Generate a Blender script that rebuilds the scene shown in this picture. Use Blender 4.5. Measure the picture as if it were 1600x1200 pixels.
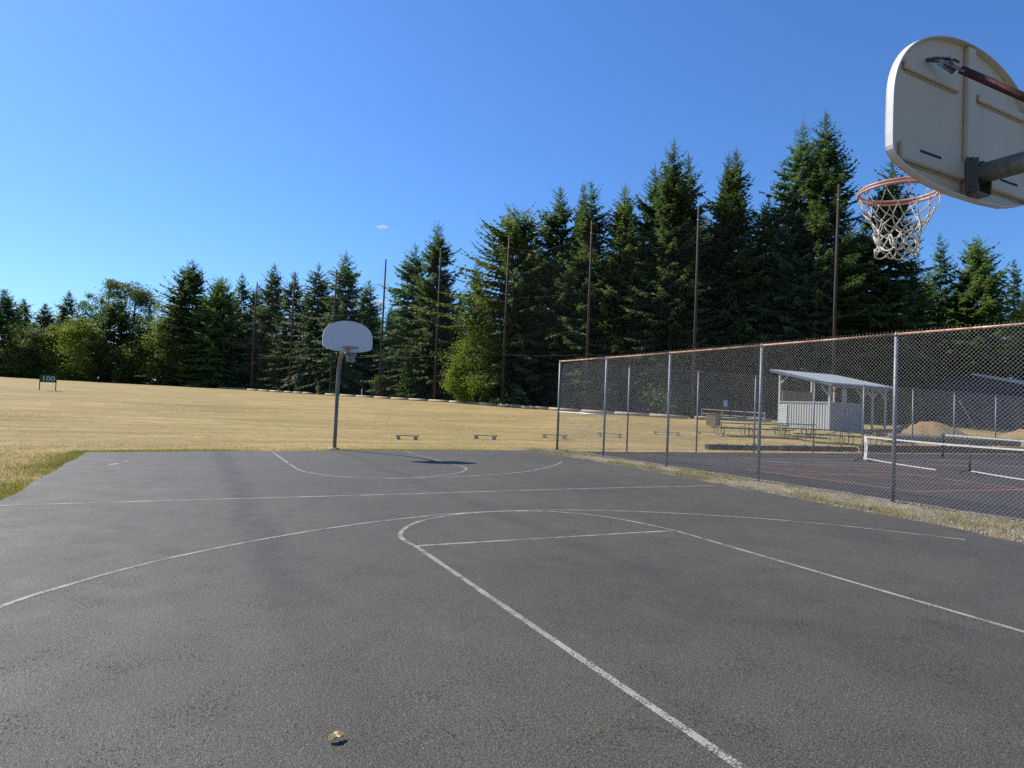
import bpy, math, random
import numpy as np
from mathutils import Vector, Matrix
sc = bpy.context.scene
for o in list(bpy.data.objects):
    bpy.data.objects.remove(o, do_unlink=True)
R = math.radians

# ------------------------------------------------------------------ camera
CAM_H, PITCH, ROLL, YAW, FPX = 1.5703, 0.0342, -0.0423, 0.4662, 994.74
cam_d = bpy.data.cameras.new('camera')
cam_d.sensor_width = 36.0
cam_d.lens = FPX / 1600.0 * 36.0
cam_d.clip_start = 0.05
cam_d.clip_end = 9000
cam = bpy.data.objects.new('camera', cam_d)
sc.collection.objects.link(cam)
_f = Vector((math.sin(YAW), math.cos(YAW), 0)); _r = Vector((math.cos(YAW), -math.sin(YAW), 0)); _u = Vector((0, 0, 1))
_w = _f * math.cos(PITCH) + _u * math.sin(PITCH)
_u2 = -_f * math.sin(PITCH) + _u * math.cos(PITCH)
_rr = _r * math.cos(ROLL) - _u2 * math.sin(ROLL)
_uu = _r * math.sin(ROLL) + _u2 * math.cos(ROLL)
M4 = Matrix((( _rr.x, _uu.x, -_w.x, 0), (_rr.y, _uu.y, -_w.y, 0), (_rr.z, _uu.z, -_w.z, CAM_H), (0, 0, 0, 1)))
cam.matrix_world = M4
sc.camera = cam

# ------------------------------------------------------------------ sky and sun
SUN = Vector((-2.07, 3.08, 3.40)).normalized()      # towards the sun, from the far hoop's shadow
SUN_EL = math.asin(SUN.z)
SUN_AZ = math.atan2(SUN.x, SUN.y)                   # clockwise from +Y
world = bpy.data.worlds.new('World'); sc.world = world; world.use_nodes = True
wn = world.node_tree.nodes; wl = world.node_tree.links
bg = wn['Background']
sky = wn.new('ShaderNodeTexSky'); sky.sky_type = 'NISHITA'; sky.sun_disc = False
sky.sun_elevation = SUN_EL; sky.sun_rotation = SUN_AZ
sky.altitude = 0; sky.air_density = 1.3; sky.dust_density = 0.3; sky.ozone_density = 10.0
tint = wn.new('ShaderNodeMix'); tint.data_type = 'RGBA'; tint.blend_type = 'MULTIPLY'; tint.inputs[0].default_value = 1.0; tint.inputs[7].default_value = (0.80, 1.0, 1.25, 1)   # deep summer blue, the same over the whole sky
wl.new(sky.outputs['Color'], tint.inputs[6]); wl.new(tint.outputs[2], bg.inputs['Color'])
bg.inputs['Strength'].default_value = 0.089
sun_d = bpy.data.lights.new('sun', 'SUN'); sun_d.energy = 4.6; sun_d.angle = R(0.53); sun_d.color = (1.0, 0.94, 0.85)
sun_o = bpy.data.objects.new('sun', sun_d); sc.collection.objects.link(sun_o)
sun_o.rotation_euler = SUN.to_track_quat('Z', 'Y').to_euler(); sun_o.location = (-20, 30, 40)
sc.view_settings.view_transform = 'Standard'; sc.view_settings.look = 'None'
sc.view_settings.exposure = 0.55; sc.view_settings.gamma = 1.0; sc.view_settings.use_curve_mapping = False
sc.cycles.max_bounces = 6; sc.cycles.transparent_max_bounces = 24
sc.cycles.use_denoising = False

# ------------------------------------------------------------------ helpers
COL = sc.collection
def tag(o, label=None, cat=None, group=None, kind=None):
    if label: o['label'] = label
    if cat: o['category'] = cat
    if group: o['group'] = group
    if kind: o['kind'] = kind
    return o
def empty(name, loc=(0, 0, 0), rz=0.0):
    o = bpy.data.objects.new(name, None); COL.objects.link(o)
    o.location = loc; o.rotation_euler = (0, 0, rz); o.empty_display_size = 0.2
    return o
def link(name, me, parent=None):
    o = bpy.data.objects.new(name, me); COL.objects.link(o)
    if parent is not None: o.parent = parent
    return o
def npmesh(name, V, F, mat=None, smooth=False):
    """V (n,3), F (m,k) with constant k"""
    V = np.asarray(V, np.float32); F = np.asarray(F, np.int32)
    me = bpy.data.meshes.new(name)
    me.vertices.add(len(V)); me.vertices.foreach_set('co', V.ravel())
    k = F.shape[1]
    me.loops.add(F.size); me.loops.foreach_set('vertex_index', F.ravel())
    me.polygons.add(len(F)); me.polygons.foreach_set('loop_start', np.arange(0, F.size, k, dtype=np.int32))
    try: me.polygons.foreach_set('loop_total', np.full(len(F), k, np.int32))
    except Exception: pass
    if smooth: me.polygons.foreach_set('use_smooth', np.ones(len(F), bool))
    me.update(calc_edges=True)
    if mat: me.materials.append(mat)
    return me
def perp(d):
    d = np.asarray(d, float); d = d / (np.linalg.norm(d) + 1e-12)
    a = np.array([0, 0, 1.0]) if abs(d[2]) < 0.9 else np.array([1.0, 0, 0])
    u = np.cross(d, a); u /= np.linalg.norm(u); v = np.cross(d, u)
    return d, u, v
class MB:
    def __init__(s): s.v = []; s.f = []; s.s = []
    def add(s, vs, fs, smooth=False):
        b = len(s.v); s.v += [tuple(map(float, q)) for q in vs]
        s.f += [tuple(i + b for i in q) for q in fs]; s.s += [smooth] * len(fs); return s
    def box(s, c, size, rot=None, bev=0.0):
        x, y, z = [q / 2 for q in size]
        if bev > 0:
            b = min(bev, x * .9, y * .9, z * .9); vs = []
            for sz in (-1, 1):
                for (sx, sy) in ((-1, -1), (1, -1), (1, 1), (-1, 1)):
                    vs += [(sx * (x - b), sy * (y - b), sz * z), (sx * x, sy * (y - b), sz * (z - b)), (sx * (x - b), sy * y, sz * (z - b))]
            import itertools
            # convex hull through bmesh
            import bmesh
            bm = bmesh.new()
            for q in vs: bm.verts.new(q)
            bmesh.ops.convex_hull(bm, input=bm.verts)
            bmesh.ops.dissolve_limit(bm, angle_limit=0.01, verts=bm.verts, edges=bm.edges)
            bm.verts.index_update(); vs = [tuple(q.co) for q in bm.verts]; fs = [tuple(w.index for w in q.verts) for q in bm.faces]; bm.free()
        else:
            vs = [(a * x, b_ * y, c_ * z) for c_ in (-1, 1) for b_ in (-1, 1) for a in (-1, 1)]
            fs = [(0, 2, 3, 1), (4, 5, 7, 6), (0, 1, 5, 4), (2, 6, 7, 3), (0, 4, 6, 2), (1, 3, 7, 5)]
        if rot is not None:
            vs = [tuple(rot @ Vector(q)) for q in vs]
        vs = [(q[0] + c[0], q[1] + c[1], q[2] + c[2]) for q in vs]
        return s.add(vs, fs)
    def bar(s, p0, p1, w, t):
        """rectangular bar between two points; w across (horizontal), t the other way"""
        p0 = np.array(p0, float); p1 = np.array(p1, float); d, u, v = perp(p1 - p0)
        vs = []
        for q in (p0, p1):
            for a, b in ((-1, -1), (1, -1), (1, 1), (-1, 1)): vs.append(q + u * a * w / 2 + v * b * t / 2)
        return s.add(vs, [(0, 1, 2, 3), (7, 6, 5, 4), (0, 4, 5, 1), (1, 5, 6, 2), (2, 6, 7, 3), (3, 7, 4, 0)])
    def tube(s, pts, r, n=8, closed=False, caps=True, smooth=True):
        pts = [np.array(q, float) for q in pts]; N = len(pts)
        rs = r if hasattr(r, '__len__') else [r] * N
        vs = []; u = None
        for i in range(N):
            a = pts[(i - 1) % N] if (closed or i > 0) else pts[i]
            b = pts[(i + 1) % N] if (closed or i < N - 1) else pts[i]
            d, uu, vv = perp(b - a)
            if u is None: u = uu
            else:
                u = u - d * np.dot(u, d); nn = np.linalg.norm(u); u = uu if nn < 1e-6 else u / nn
            w = np.cross(d, u)
            for k in range(n):
                t = 2 * math.pi * k / n; vs.append(pts[i] + (u * math.cos(t) + w * math.sin(t)) * rs[i])
        fs = []
        for i in range(N if closed else N - 1):
            j = (i + 1) % N
            for k in range(n): fs.append((i * n + k, i * n + (k + 1) % n, j * n + (k + 1) % n, j * n + k))
        s.add(vs, fs, smooth)
        if caps and not closed:
            b = len(s.v) - len(vs)
            s.f.append(tuple(b + k for k in reversed(range(n)))); s.s.append(False)
            s.f.append(tuple(b + (N - 1) * n + k for k in range(n))); s.s.append(False)
        return s
    def prism(s, poly, h0, h1, fn):
        """extrude a 2-D outline; fn(a,b,h)->xyz"""
        n = len(poly)
        vs = [fn(a, b, h0) for a, b in poly] + [fn(a, b, h1) for a, b in poly]
        fs = [tuple(reversed(range(n))), tuple(range(n, 2 * n))] + [(i, (i + 1) % n, n + (i + 1) % n, n + i) for i in range(n)]
        return s.add(vs, fs)
    def mesh(s, name, mat):
        me = bpy.data.meshes.new(name); me.from_pydata(s.v, [], s.f)
        me.polygons.foreach_set('use_smooth', s.s); me.update()
        if mat: me.materials.append(mat)
        return me
    def build(s, name, mat, parent=None):
        return link(name, s.mesh(name, mat), parent)
def smoothstep(a, b, x):
    t = np.clip((np.asarray(x, float) - a) / (b - a), 0, 1); return t * t * (3 - 2 * t)
def terr(x, y):
    x = np.asarray(x, float); y = np.asarray(y, float)
    r = np.hypot(x, y); q = r - 31
    z = 0.034 * (q + np.sqrt(q * q + 40)) / 2
    z = np.where(z > 1.55, 1.55 + (z - 1.55) * 0.5, z); z = np.minimum(z, 6.0)
    return z * smoothstep(20.5, 33, y)
def gz(x, y): return float(terr(x, y))

# ------------------------------------------------------------------ materials
MATS = {}
class NT:
    def __init__(s, name):
        s.m = bpy.data.materials.new(name); s.m.use_nodes = True
        s.n = s.m.node_tree.nodes; s.l = s.m.node_tree.links
        s.b = s.n['Principled BSDF']; s.out = s.n['Material Output']
        s.tc = s.n.new('ShaderNodeTexCoord')
    def node(s, t, **kw):
        q = s.n.new(t)
        for k, v in kw.items(): setattr(q, k, v)
        return q
    def mapping(s, scale=(1, 1, 1), coord='Object', rot=(0, 0, 0)):
        q = s.node('ShaderNodeMapping'); q.inputs['Scale'].default_value = scale; q.inputs['Rotation'].default_value = rot
        s.l.new(s.tc.outputs[coord], q.inputs['Vector']); return q.outputs[0]
    def noise(s, scale, detail=4, rough=0.55, vec=None, dist=0.0):
        q = s.node('ShaderNodeTexNoise'); q.inputs['Scale'].default_value = scale
        q.inputs['Detail'].default_value = detail; q.inputs['Roughness'].default_value = rough; q.inputs['Distortion'].default_value = dist
        s.l.new(vec if vec is not None else s.tc.outputs['Object'], q.inputs['Vector']); return q.outputs['Fac']
    def voro(s, scale, vec=None, out='Color', feature='F1', rand=1.0):
        q = s.node('ShaderNodeTexVoronoi'); q.feature = feature; q.inputs['Scale'].default_value = scale
        q.inputs['Randomness'].default_value = rand
        s.l.new(vec if vec is not None else s.tc.outputs['Object'], q.inputs['Vector']); return q.outputs[out]
    def ramp(s, fac, stops):
        q = s.node('ShaderNodeValToRGB'); e = q.color_ramp.elements
        while len(e) > 1: e.remove(e[0])
        e[0].position = stops[0][0]; e[0].color = c4(stops[0][1])
        for p_, c in stops[1:]:
            k = e.new(p_); k.color = c4(c)
        s.l.new(fac, q.inputs['Fac']); return q.outputs['Color']
    def mix(s, fac, a, b, mode='MIX'):
        q = s.node('ShaderNodeMix', data_type='RGBA', blend_type=mode)
        for i, val in ((0, fac), (6, a), (7, b)):
            if isinstance(val, (int, float)): q.inputs[i].default_value = val
            elif isinstance(val, tuple): q.inputs[i].default_value = c4(val)
            else: s.l.new(val, q.inputs[i])
        return q.outputs[2]
    def math(s, op, a, b=0.0, clamp=False):
        q = s.node('ShaderNodeMath', operation=op, use_clamp=clamp)
        for i, val in ((0, a), (1, b)):
            if isinstance(val, (int, float)): q.inputs[i].default_value = val
            else: s.l.new(val, q.inputs[i])
        return q.outputs[0]
    def maprange(s, val, a, b, c=0.0, d=1.0, smooth=True):
        q = s.node('ShaderNodeMapRange', interpolation_type='SMOOTHSTEP' if smooth else 'LINEAR')
        s.l.new(val, q.inputs[0])
        for i, k in enumerate((a, b, c, d)): q.inputs[1 + i].default_value = k
        return q.outputs[0]
    def xyz(s, coord='Object'):
        q = s.node('ShaderNodeSeparateXYZ'); s.l.new(s.tc.outputs[coord], q.inputs[0]); return q.outputs
    def bump(s, h, dist=0.01, strength=1.0, prev=None):
        q = s.node('ShaderNodeBump'); q.inputs['Distance'].default_value = dist; q.inputs['Strength'].default_value = strength
        s.l.new(h, q.inputs['Height'])
        if prev is not None: s.l.new(prev, q.inputs['Normal'])
        s.l.new(q.outputs[0], s.b.inputs['Normal']); return q.outputs[0]
    def set(s, color=None, rough=None, metal=None, spec=None):
        for key, val in (('Base Color', color), ('Roughness', rough), ('Metallic', metal), ('Specular IOR Level', spec)):
            if val is None: continue
            if isinstance(val, (int, float)): s.b.inputs[key].default_value = val
            elif isinstance(val, tuple): s.b.inputs[key].default_value = c4(val)
            else: s.l.new(val, s.b.inputs[key])
        return s
def c4(c): return tuple(c) + (1.0,) if len(c) == 3 else tuple(c)
def simple(name, c1, c2=None, scale=6.0, rough=0.6, metal=0.0, spec=0.4, bump=0.0, detail=5, vec=(1, 1, 1)):
    t = NT(name); c2 = c2 or tuple(q * 0.72 for q in c1)
    v = t.mapping(vec)
    n = t.noise(scale, detail, 0.6, v)
    t.set(t.ramp(n, [(0.32, c2), (0.68, c1)]), rough, metal, spec)
    if bump: t.bump(n, bump, 0.6)
    return t.m
def asphalt(name, base, warm, seams=(), speck=1.0):
    t = NT(name); X = t.xyz()
    big = t.noise(0.32, 5, 0.62); mid = t.noise(1.7, 5, 0.65); fine = t.noise(42, 3, 0.6)
    col = t.ramp(big, [(0.28, tuple(q * 0.72 for q in base)), (0.5, base), (0.74, tuple(q * 1.28 for q in base))])
    col = t.mix(t.maprange(mid, 0.45, 0.75, 0, 0.55), col, warm)
    # pale dried puddle stains and dark blotches, with shapes of their own
    st = t.noise(0.75, 6, 0.7, None, 0.8)
    col = t.mix(t.maprange(st, 0.58, 0.72, 0, 0.30), col, tuple(q * 1.75 for q in base))
    st2 = t.noise(0.55, 6, 0.7, t.mapping((1, 1, 3.1)), 1.2)
    col = t.mix(t.maprange(st2, 0.60, 0.80, 0, 0.18), col, tuple(q * 0.45 for q in base))
    for sx, sk in seams:      # paving joints that have weathered dark
        wob = t.math('MULTIPLY', t.math('SUBTRACT', t.noise(0.9, 3, 0.6), 0.5), 0.5)
        d = t.math('ABSOLUTE', t.math('ADD', t.math('SUBTRACT', X[0], sx), wob))
        m = t.maprange(d, 0.03, 0.34, sk, 0)
        m = t.math('MULTIPLY', m, t.maprange(X[1], 3.5, 8.0, 0.35, 1.0))
        m = t.math('MULTIPLY', m, t.maprange(t.noise(1.6, 5, 0.7), 0.30, 0.52, 0.15, 0.9))
        col = t.mix(m, col, tuple(q * 0.36 for q in base))
    # aggregate: single stones light and dark, and open pits
    vc = t.voro(190, None, 'Color'); sep = t.node('ShaderNodeSeparateColor'); t.l.new(vc, sep.inputs[0])
    col = t.mix(t.maprange(sep.outputs[0], 0.86, 0.93, 0, 0.34 * speck), col, (0.26, 0.25, 0.23))
    col = t.mix(t.maprange(sep.outputs[1], 0.72, 0.82, 0, 0.75 * speck), col, tuple(q * 0.3 for q in base))
    pit = t.math('ADD', t.noise(48, 5, 0.8, t.mapping((1.0, 0.8, 1))), t.math('MULTIPLY', t.math('SUBTRACT', t.noise(2.2, 4, 0.6), 0.5), 0.34))
    col = t.mix(t.maprange(pit, 0.58, 0.64, 0, 0.85 * speck), col, tuple(q * 0.22 for q in base))
    grain = t.noise(95, 2, 0.5)
    col = t.mix(1.0, col, t.ramp(grain, [(0.28, (0.42, 0.42, 0.42)), (0.72, (1.6, 1.6, 1.6))]), 'MULTIPLY')
    t.set(col, t.ramp(mid, [(0.3, (0.62,) * 3), (0.7, (0.78,) * 3)]), 0, 0.42)
    b1 = t.bump(t.voro(150, None, 'Distance'), 0.006, 0.55)
    t.bump(t.math('SUBTRACT', t.math('MULTIPLY', fine, 0.6), t.maprange(pit, 0.58, 0.70)), 0.008, 0.7, b1)
    return t.m
M_COURT = asphalt('asphalt_basketball', (0.073, 0.065, 0.0455), (0.096, 0.083, 0.055), ((0.8, 1.0), (4.08, 0.4)))
M_TENNIS = asphalt('asphalt_tennis', (0.040, 0.032, 0.025), (0.054, 0.038, 0.027), (), 0.6)

def paint(name, c, under, wear=0.5):
    t = NT(name)
    w1 = t.noise(70, 3, 0.7); w2 = t.noise(3.5, 5, 0.7)
    m = t.math('ADD', t.math('MULTIPLY', w1, 0.62), t.math('MULTIPLY', w2, 0.5))
    col = t.mix(t.maprange(m, wear, wear + 0.055, 0, 0.95), under, c)
    col = t.mix(t.maprange(t.noise(1.1, 4, 0.6), 0.35, 0.65, 0, 0.35), col, tuple(q * 0.62 for q in c))
    t.set(col, 0.7, 0, 0.35); t.bump(w1, 0.004, 0.5)
    return t.m
M_LINE = paint('white_line_paint', (0.35, 0.325, 0.265), (0.075, 0.068, 0.052), 0.515)
M_LINE_FADED = paint('faded_white_line_paint', (0.175, 0.16, 0.13), (0.10, 0.091, 0.073), 0.44)
M_LINE_T = paint('tennis_white_paint', (0.40, 0.38, 0.35), (0.05, 0.05, 0.052), 0.48)
M_LINE_O = paint('orange_line_paint', (0.46, 0.135, 0.06), (0.05, 0.042, 0.036), 0.42)

def field_mat():
    t = NT('dry_field_grass'); X = t.xyz()
    at = t.node('ShaderNodeAttribute'); at.attribute_name = 'forest'
    n1 = t.noise(0.16, 6, 0.65); n2 = t.noise(0.9, 6, 0.68); n3 = t.noise(9, 5, 0.7); n4 = t.noise(60, 3, 0.7)
    stretch = t.noise(0.5, 6, 0.7, t.mapping((0.25, 1.4, 1), rot=(0, 0, 0.35)))
    col = t.ramp(n2, [(0.25, (0.27, 0.178, 0.070)), (0.45, (0.39, 0.268, 0.102)), (0.6, (0.445, 0.318, 0.128)), (0.8, (0.35, 0.255, 0.092))])
    col = t.mix(t.maprange(stretch, 0.47, 0.62, 0, 0.85), col, (0.20, 0.168, 0.060))
    col = t.mix(t.maprange(n1, 0.44, 0.60, 0, 0.65), col, (0.265, 0.205, 0.075))
    col = t.mix(t.maprange(t.noise(2.6, 6, 0.75), 0.52, 0.66, 0, 0.8), col, (0.13, 0.122, 0.042))
    col = t.mix(t.maprange(n3, 0.3, 0.8, 0, 0.4), col, (0.48, 0.365, 0.18))
    col = t.mix(1.0, col, t.ramp(n4, [(0.25, (0.55, 0.55, 0.55)), (0.75, (1.35, 1.35, 1.35))]), 'MULTIPLY')
    # watered and clover strip at the court's left edge
    g = t.math('MULTIPLY', t.maprange(X[0], -3.9, -2.5), t.maprange(X[1], 18.6, 13.0))
    g = t.math('MULTIPLY', g, t.maprange(n2, 0.32, 0.55))
    col = t.mix(t.math('MULTIPLY', g, 0.4), col, (0.21, 0.185, 0.055))
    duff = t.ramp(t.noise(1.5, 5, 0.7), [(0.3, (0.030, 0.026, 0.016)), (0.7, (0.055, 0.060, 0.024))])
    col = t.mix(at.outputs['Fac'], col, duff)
    t.set(col, 0.9, 0, 0.12)
    t.bump(t.math('ADD', n3, t.math('MULTIPLY', n4, 0.5)), 0.05, 0.6)
    return t.m
M_FIELD = field_mat()
def gravel_mat():
    t = NT('verge_gravel_soil')
    v = t.voro(38, None, 'Color'); s_ = t.node('ShaderNodeSeparateColor'); t.l.new(v, s_.inputs[0])
    col = t.ramp(s_.outputs[0], [(0.0, (0.08, 0.07, 0.055)), (0.35, (0.17, 0.145, 0.11)), (0.7, (0.26, 0.22, 0.17)), (1.0, (0.36, 0.34, 0.31))])
    col = t.mix(t.maprange(t.noise(1.4, 5, 0.7), 0.42, 0.62, 0, 0.65), col, (0.34, 0.235, 0.115))
    col = t.mix(t.maprange(t.noise(0.9, 5, 0.7), 0.55, 0.70, 0, 0.6), col, (0.10, 0.105, 0.035))
    t.set(col, 0.9, 0, 0.2); t.bump(t.voro(38, None, 'Distance'), 0.02, 0.8)
    return t.m
M_GRAVEL = gravel_mat()
def leafmat(name, c_dark, c_light, trans=0.2, scale=0.6, hue_var=0.12):
    t = NT(name)
    oi = t.node('ShaderNodeObjectInfo')
    n = t.noise(scale, 4, 0.65); n2 = t.noise(scale * 9, 2, 0.6)
    col = t.ramp(t.math('ADD', t.math('MULTIPLY', n, 0.55), t.math('MULTIPLY', n2, 0.45)), [(0.34, c_dark), (0.66, c_light)])
    hs = t.node('ShaderNodeHueSaturation'); t.l.new(col, hs.inputs['Color'])
    t.l.new(t.maprange(oi.outputs['Random'], 0, 1, 0.5 - hue_var * 0.18, 0.5 + hue_var * 0.12, False), hs.inputs['Hue'])
    t.l.new(t.maprange(oi.outputs['Random'], 0, 1, 0.8, 1.22, False), hs.inputs['Value'])
    col = hs.outputs[0]
    t.set(col, 0.62, 0, 0.25)
    if trans > 0:
        tr = t.node('ShaderNodeBsdfTranslucent'); t.l.new(t.mix(1.0, col, (1.5, 1.55, 0.8), 'MULTIPLY'), tr.inputs['Color'])
        mx = t.node('ShaderNodeMixShader'); mx.inputs[0].default_value = trans
        t.l.new(t.b.outputs[0], mx.inputs[1]); t.l.new(tr.outputs[0], mx.inputs[2]); t.l.new(mx.outputs[0], t.out.inputs['Surface'])
    return t.m
M_FIR = leafmat('fir_needles', (0.044, 0.082, 0.036), (0.105, 0.158, 0.058), 0.42)
M_FIRS = leafmat('hemlock_needles', (0.048, 0.088, 0.046), (0.112, 0.168, 0.076), 0.42)
M_FIRC = leafmat('cedar_needles', (0.060, 0.102, 0.036), (0.145, 0.190, 0.054), 0.44)
M_LEAF_A = leafmat('maple_leaves', (0.062, 0.102, 0.030), (0.125, 0.168, 0.052), 0.40)
M_LEAF_B = leafmat('alder_leaves', (0.062, 0.102, 0.024), (0.125, 0.168, 0.040), 0.40)
M_LEAF_Y = leafmat('yellow_green_leaves', (0.10, 0.145, 0.022), (0.19, 0.23, 0.040), 0.45)
M_LEAF_G = leafmat('sapling_leaves', (0.080, 0.145, 0.022), (0.14, 0.22, 0.04), 0.42)
M_PINK = leafmat('pink_shrub_leaves', (0.14, 0.07, 0.055), (0.30, 0.16, 0.13), 0.25)
M_GRASS_G = leafmat('green_grass_blades', (0.18, 0.175, 0.045), (0.34, 0.305, 0.11), 0.35, 1.2, 0.0)
M_GRASS_D = leafmat('dry_grass_blades', (0.29, 0.205, 0.088), (0.50, 0.385, 0.19), 0.30, 1.2, 0.0)
M_CLOVER = leafmat('clover_heads', (0.40, 0.38, 0.30), (0.62, 0.60, 0.50), 0.2, 2.0, 0.0)
M_PEBBLE = simple('verge_pebbles', (0.40, 0.37, 0.32), (0.17, 0.15, 0.13), 14, 0.85, bump=0.0)
M_BARK = simple('bark', (0.105, 0.082, 0.062), (0.045, 0.035, 0.028), 5, 0.9, spec=0.15, bump=0.03, vec=(3, 3, 0.5))
M_POLEWOOD = simple('creosoted_pole', (0.080, 0.056, 0.044), (0.040, 0.028, 0.023), 4, 0.8, spec=0.25, bump=0.01, vec=(4, 4, 0.3))
M_BEAM = simple('weathered_beam', (0.42, 0.345, 0.25), (0.29, 0.235, 0.165), 5, 0.85, bump=0.01)
M_GALV = simple('galvanised_steel', (0.225, 0.24, 0.255), (0.15, 0.158, 0.17), 22, 0.55, 0.25, 0.5)
M_WIRE = simple('galvanised_wire', (0.38, 0.365, 0.33), (0.27, 0.26, 0.235), 30, 0.55, 0.0, 0.5)
def rusty(name, a, b, lo, hi, metal=0.3):
    t = NT(name); n = t.noise(3.0, 6, 0.7, t.mapping((1, 1, 1))); n2 = t.noise(24, 4, 0.7)
    m = t.maprange(t.math('ADD', t.math('MULTIPLY', n, 0.7), t.math('MULTIPLY', n2, 0.3)), lo, hi)
    t.set(t.mix(m, a, t.mix(n2, b, tuple(q * 0.55 for q in b))), t.ramp(m, [(0, (0.45,) * 3), (1, (0.85,) * 3)]), metal, 0.4)
    t.bump(n2, 0.002, 0.5); return t.m
M_RUSTRAIL = rusty('rusty_top_rail', (0.68, 0.42, 0.27), (0.48, 0.21, 0.10), 0.34, 0.62)
M_MIDRAIL = rusty('pale_rail', (0.62, 0.60, 0.56), (0.36, 0.25, 0.19), 0.55, 0.75)
M_RUSTROD = rusty('rusted_brace', (0.125, 0.042, 0.030), (0.075, 0.026, 0.02), 0.30, 0.62, 0.1)
def polemat():
    t = NT('gooseneck_pipe'); X = t.xyz()
    n = t.noise(1.8, 6, 0.7, t.mapping((5, 5, 0.6))); n2 = t.noise(30, 4, 0.7)
    col = t.ramp(n, [(0.3, (0.105, 0.112, 0.095)), (0.6, (0.215, 0.222, 0.195)), (0.8, (0.30, 0.295, 0.265))])
    col = t.mix(t.maprange(n2, 0.62, 0.72, 0, 0.8), col, (0.045, 0.042, 0.04))
    t.set(col, 0.5, 0.35, 0.45); t.bump(n2, 0.001, 0.4); return t.m
M_PIPE = polemat()
def boardmat(name, base, dirt):
    t = NT(name); n = t.noise(1.4, 6, 0.7, t.mapping((5, 5, 0.8))); n2 = t.noise(12, 5, 0.7); n3 = t.noise(2.2, 5, 0.65)
    col = t.mix(t.maprange(n, 0.48, 0.78, 0, 0.55), base, dirt)
    col = t.mix(t.maprange(n3, 0.55, 0.8, 0, 0.4), col, tuple(q * 0.75 for q in base))
    col = t.mix(t.maprange(n2, 0.66, 0.74, 0, 0.35), col, tuple(q * 0.5 for q in dirt))
    t.set(col, 0.55, 0, 0.4); t.bump(n2, 0.001, 0.3); return t.m
M_BOARD = boardmat('painted_backboard', (0.66, 0.65, 0.62), (0.46, 0.455, 0.41))
M_BOARDBACK = boardmat('cream_backboard_paint', (0.58, 0.475, 0.325), (0.40, 0.325, 0.21))
M_BOARDRIB = boardmat('backboard_ribs', (0.57, 0.465, 0.32), (0.40, 0.325, 0.21))
M_BRACKET = rusty('mount_bracket', (0.10, 0.095, 0.085), (0.23, 0.125, 0.07), 0.52, 0.70, 0.3)
M_SLOT = simple('slot_shadow_paint', (0.03, 0.028, 0.026), None, 8, 0.8)
M_CAULK = boardmat('seam_sealant', (0.52, 0.43, 0.29), (0.36, 0.29, 0.19))
M_RIM = rusty('faded_orange_rim', (0.50, 0.265, 0.20), (0.42, 0.20, 0.14), 0.45, 0.7, 0.0)
M_NETCORD = simple('net_cord', (0.58, 0.56, 0.50), (0.40, 0.385, 0.33), 60, 0.9, spec=0.15)
M_TORN = rusty('torn_metal', (0.20, 0.24, 0.27), (0.24, 0.13, 0.08), 0.48, 0.62, 0.7)
M_WHITE = simple('white_paint', (0.74, 0.75, 0.74), (0.58, 0.59, 0.58), 7, 0.55)
M_TAPE = simple('white_net_tape', (0.62, 0.61, 0.58), (0.48, 0.47, 0.45), 9, 0.7)
M_BLACK = simple('black_plastic', (0.022, 0.022, 0.024), None, 9, 0.5)
M_NETBLACK = simple('black_net_cord', (0.03, 0.03, 0.032), None, 9, 0.8)
M_GREENPOST = simple('dark_green_post', (0.022, 0.055, 0.045), (0.015, 0.035, 0.03), 9, 0.5)
M_TABLE = simple('green_table_coating', (0.022, 0.135, 0.09), (0.014, 0.085, 0.06), 12, 0.55, bump=0.002)
M_FRAME = simple('dark_pipe_frame', (0.055, 0.058, 0.056), (0.03, 0.03, 0.03), 14, 0.5, 0.3)
M_BINWOOD = simple('tan_bin_slats', (0.30, 0.215, 0.12), (0.20, 0.14, 0.08), 6, 0.8)
M_TABLEWOOD = simple('grey_table_wood', (0.36, 0.33, 0.29), (0.23, 0.20, 0.17), 6, 0.85, vec=(0.6, 6, 6))
M_BROWNWOOD = simple('brown_table_frame', (0.16, 0.085, 0.05), (0.09, 0.05, 0.03), 6, 0.8)
M_SHEDWHITE = boardmat('shelter_white_paint', (0.42, 0.42, 0.40), (0.30, 0.30, 0.28))
M_SHEDWALL = boardmat('shelter_back_wall', (0.30, 0.27, 0.25), (0.22, 0.19, 0.17))
M_SHEDBEIGE = boardmat('shelter_beige_trim', (0.50, 0.45, 0.37), (0.36, 0.32, 0.26))
M_ROOF = simple('blue_grey_metal_roof', (0.40, 0.43, 0.44), (0.31, 0.335, 0.345), 3, 0.38, 0.25, 0.5)
M_FASCIA = simple('dark_fascia', (0.10, 0.13, 0.19), (0.06, 0.08, 0.12), 5, 0.5)
M_NAVY = simple('navy_siding_shaded_roof', (0.022, 0.028, 0.070), (0.015, 0.018, 0.045), 5, 0.6)
M_PALEROOF = simple('pale_roof', (0.42, 0.42, 0.40), (0.30, 0.30, 0.28), 5, 0.6)
M_BLUEPANEL = simple('blue_panel', (0.13, 0.19, 0.34), (0.09, 0.13, 0.24), 5, 0.5)
M_LOG = simple('grey_log_bark', (0.21, 0.185, 0.165), (0.085, 0.07, 0.06), 3, 0.9, bump=0.03, vec=(0.6, 5, 5))
M_TIE = simple('tarred_timber', (0.048, 0.040, 0.036), (0.022, 0.018, 0.016), 4, 0.85, bump=0.02)
M_MOUND = simple('bare_soil', (0.33, 0.215, 0.10), (0.19, 0.12, 0.055), 3.2, 0.95, bump=0.05)
M_SIGNGREEN = simple('sign_dark_green', (0.020, 0.055, 0.038), (0.014, 0.038, 0.027), 6, 0.6)
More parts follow.
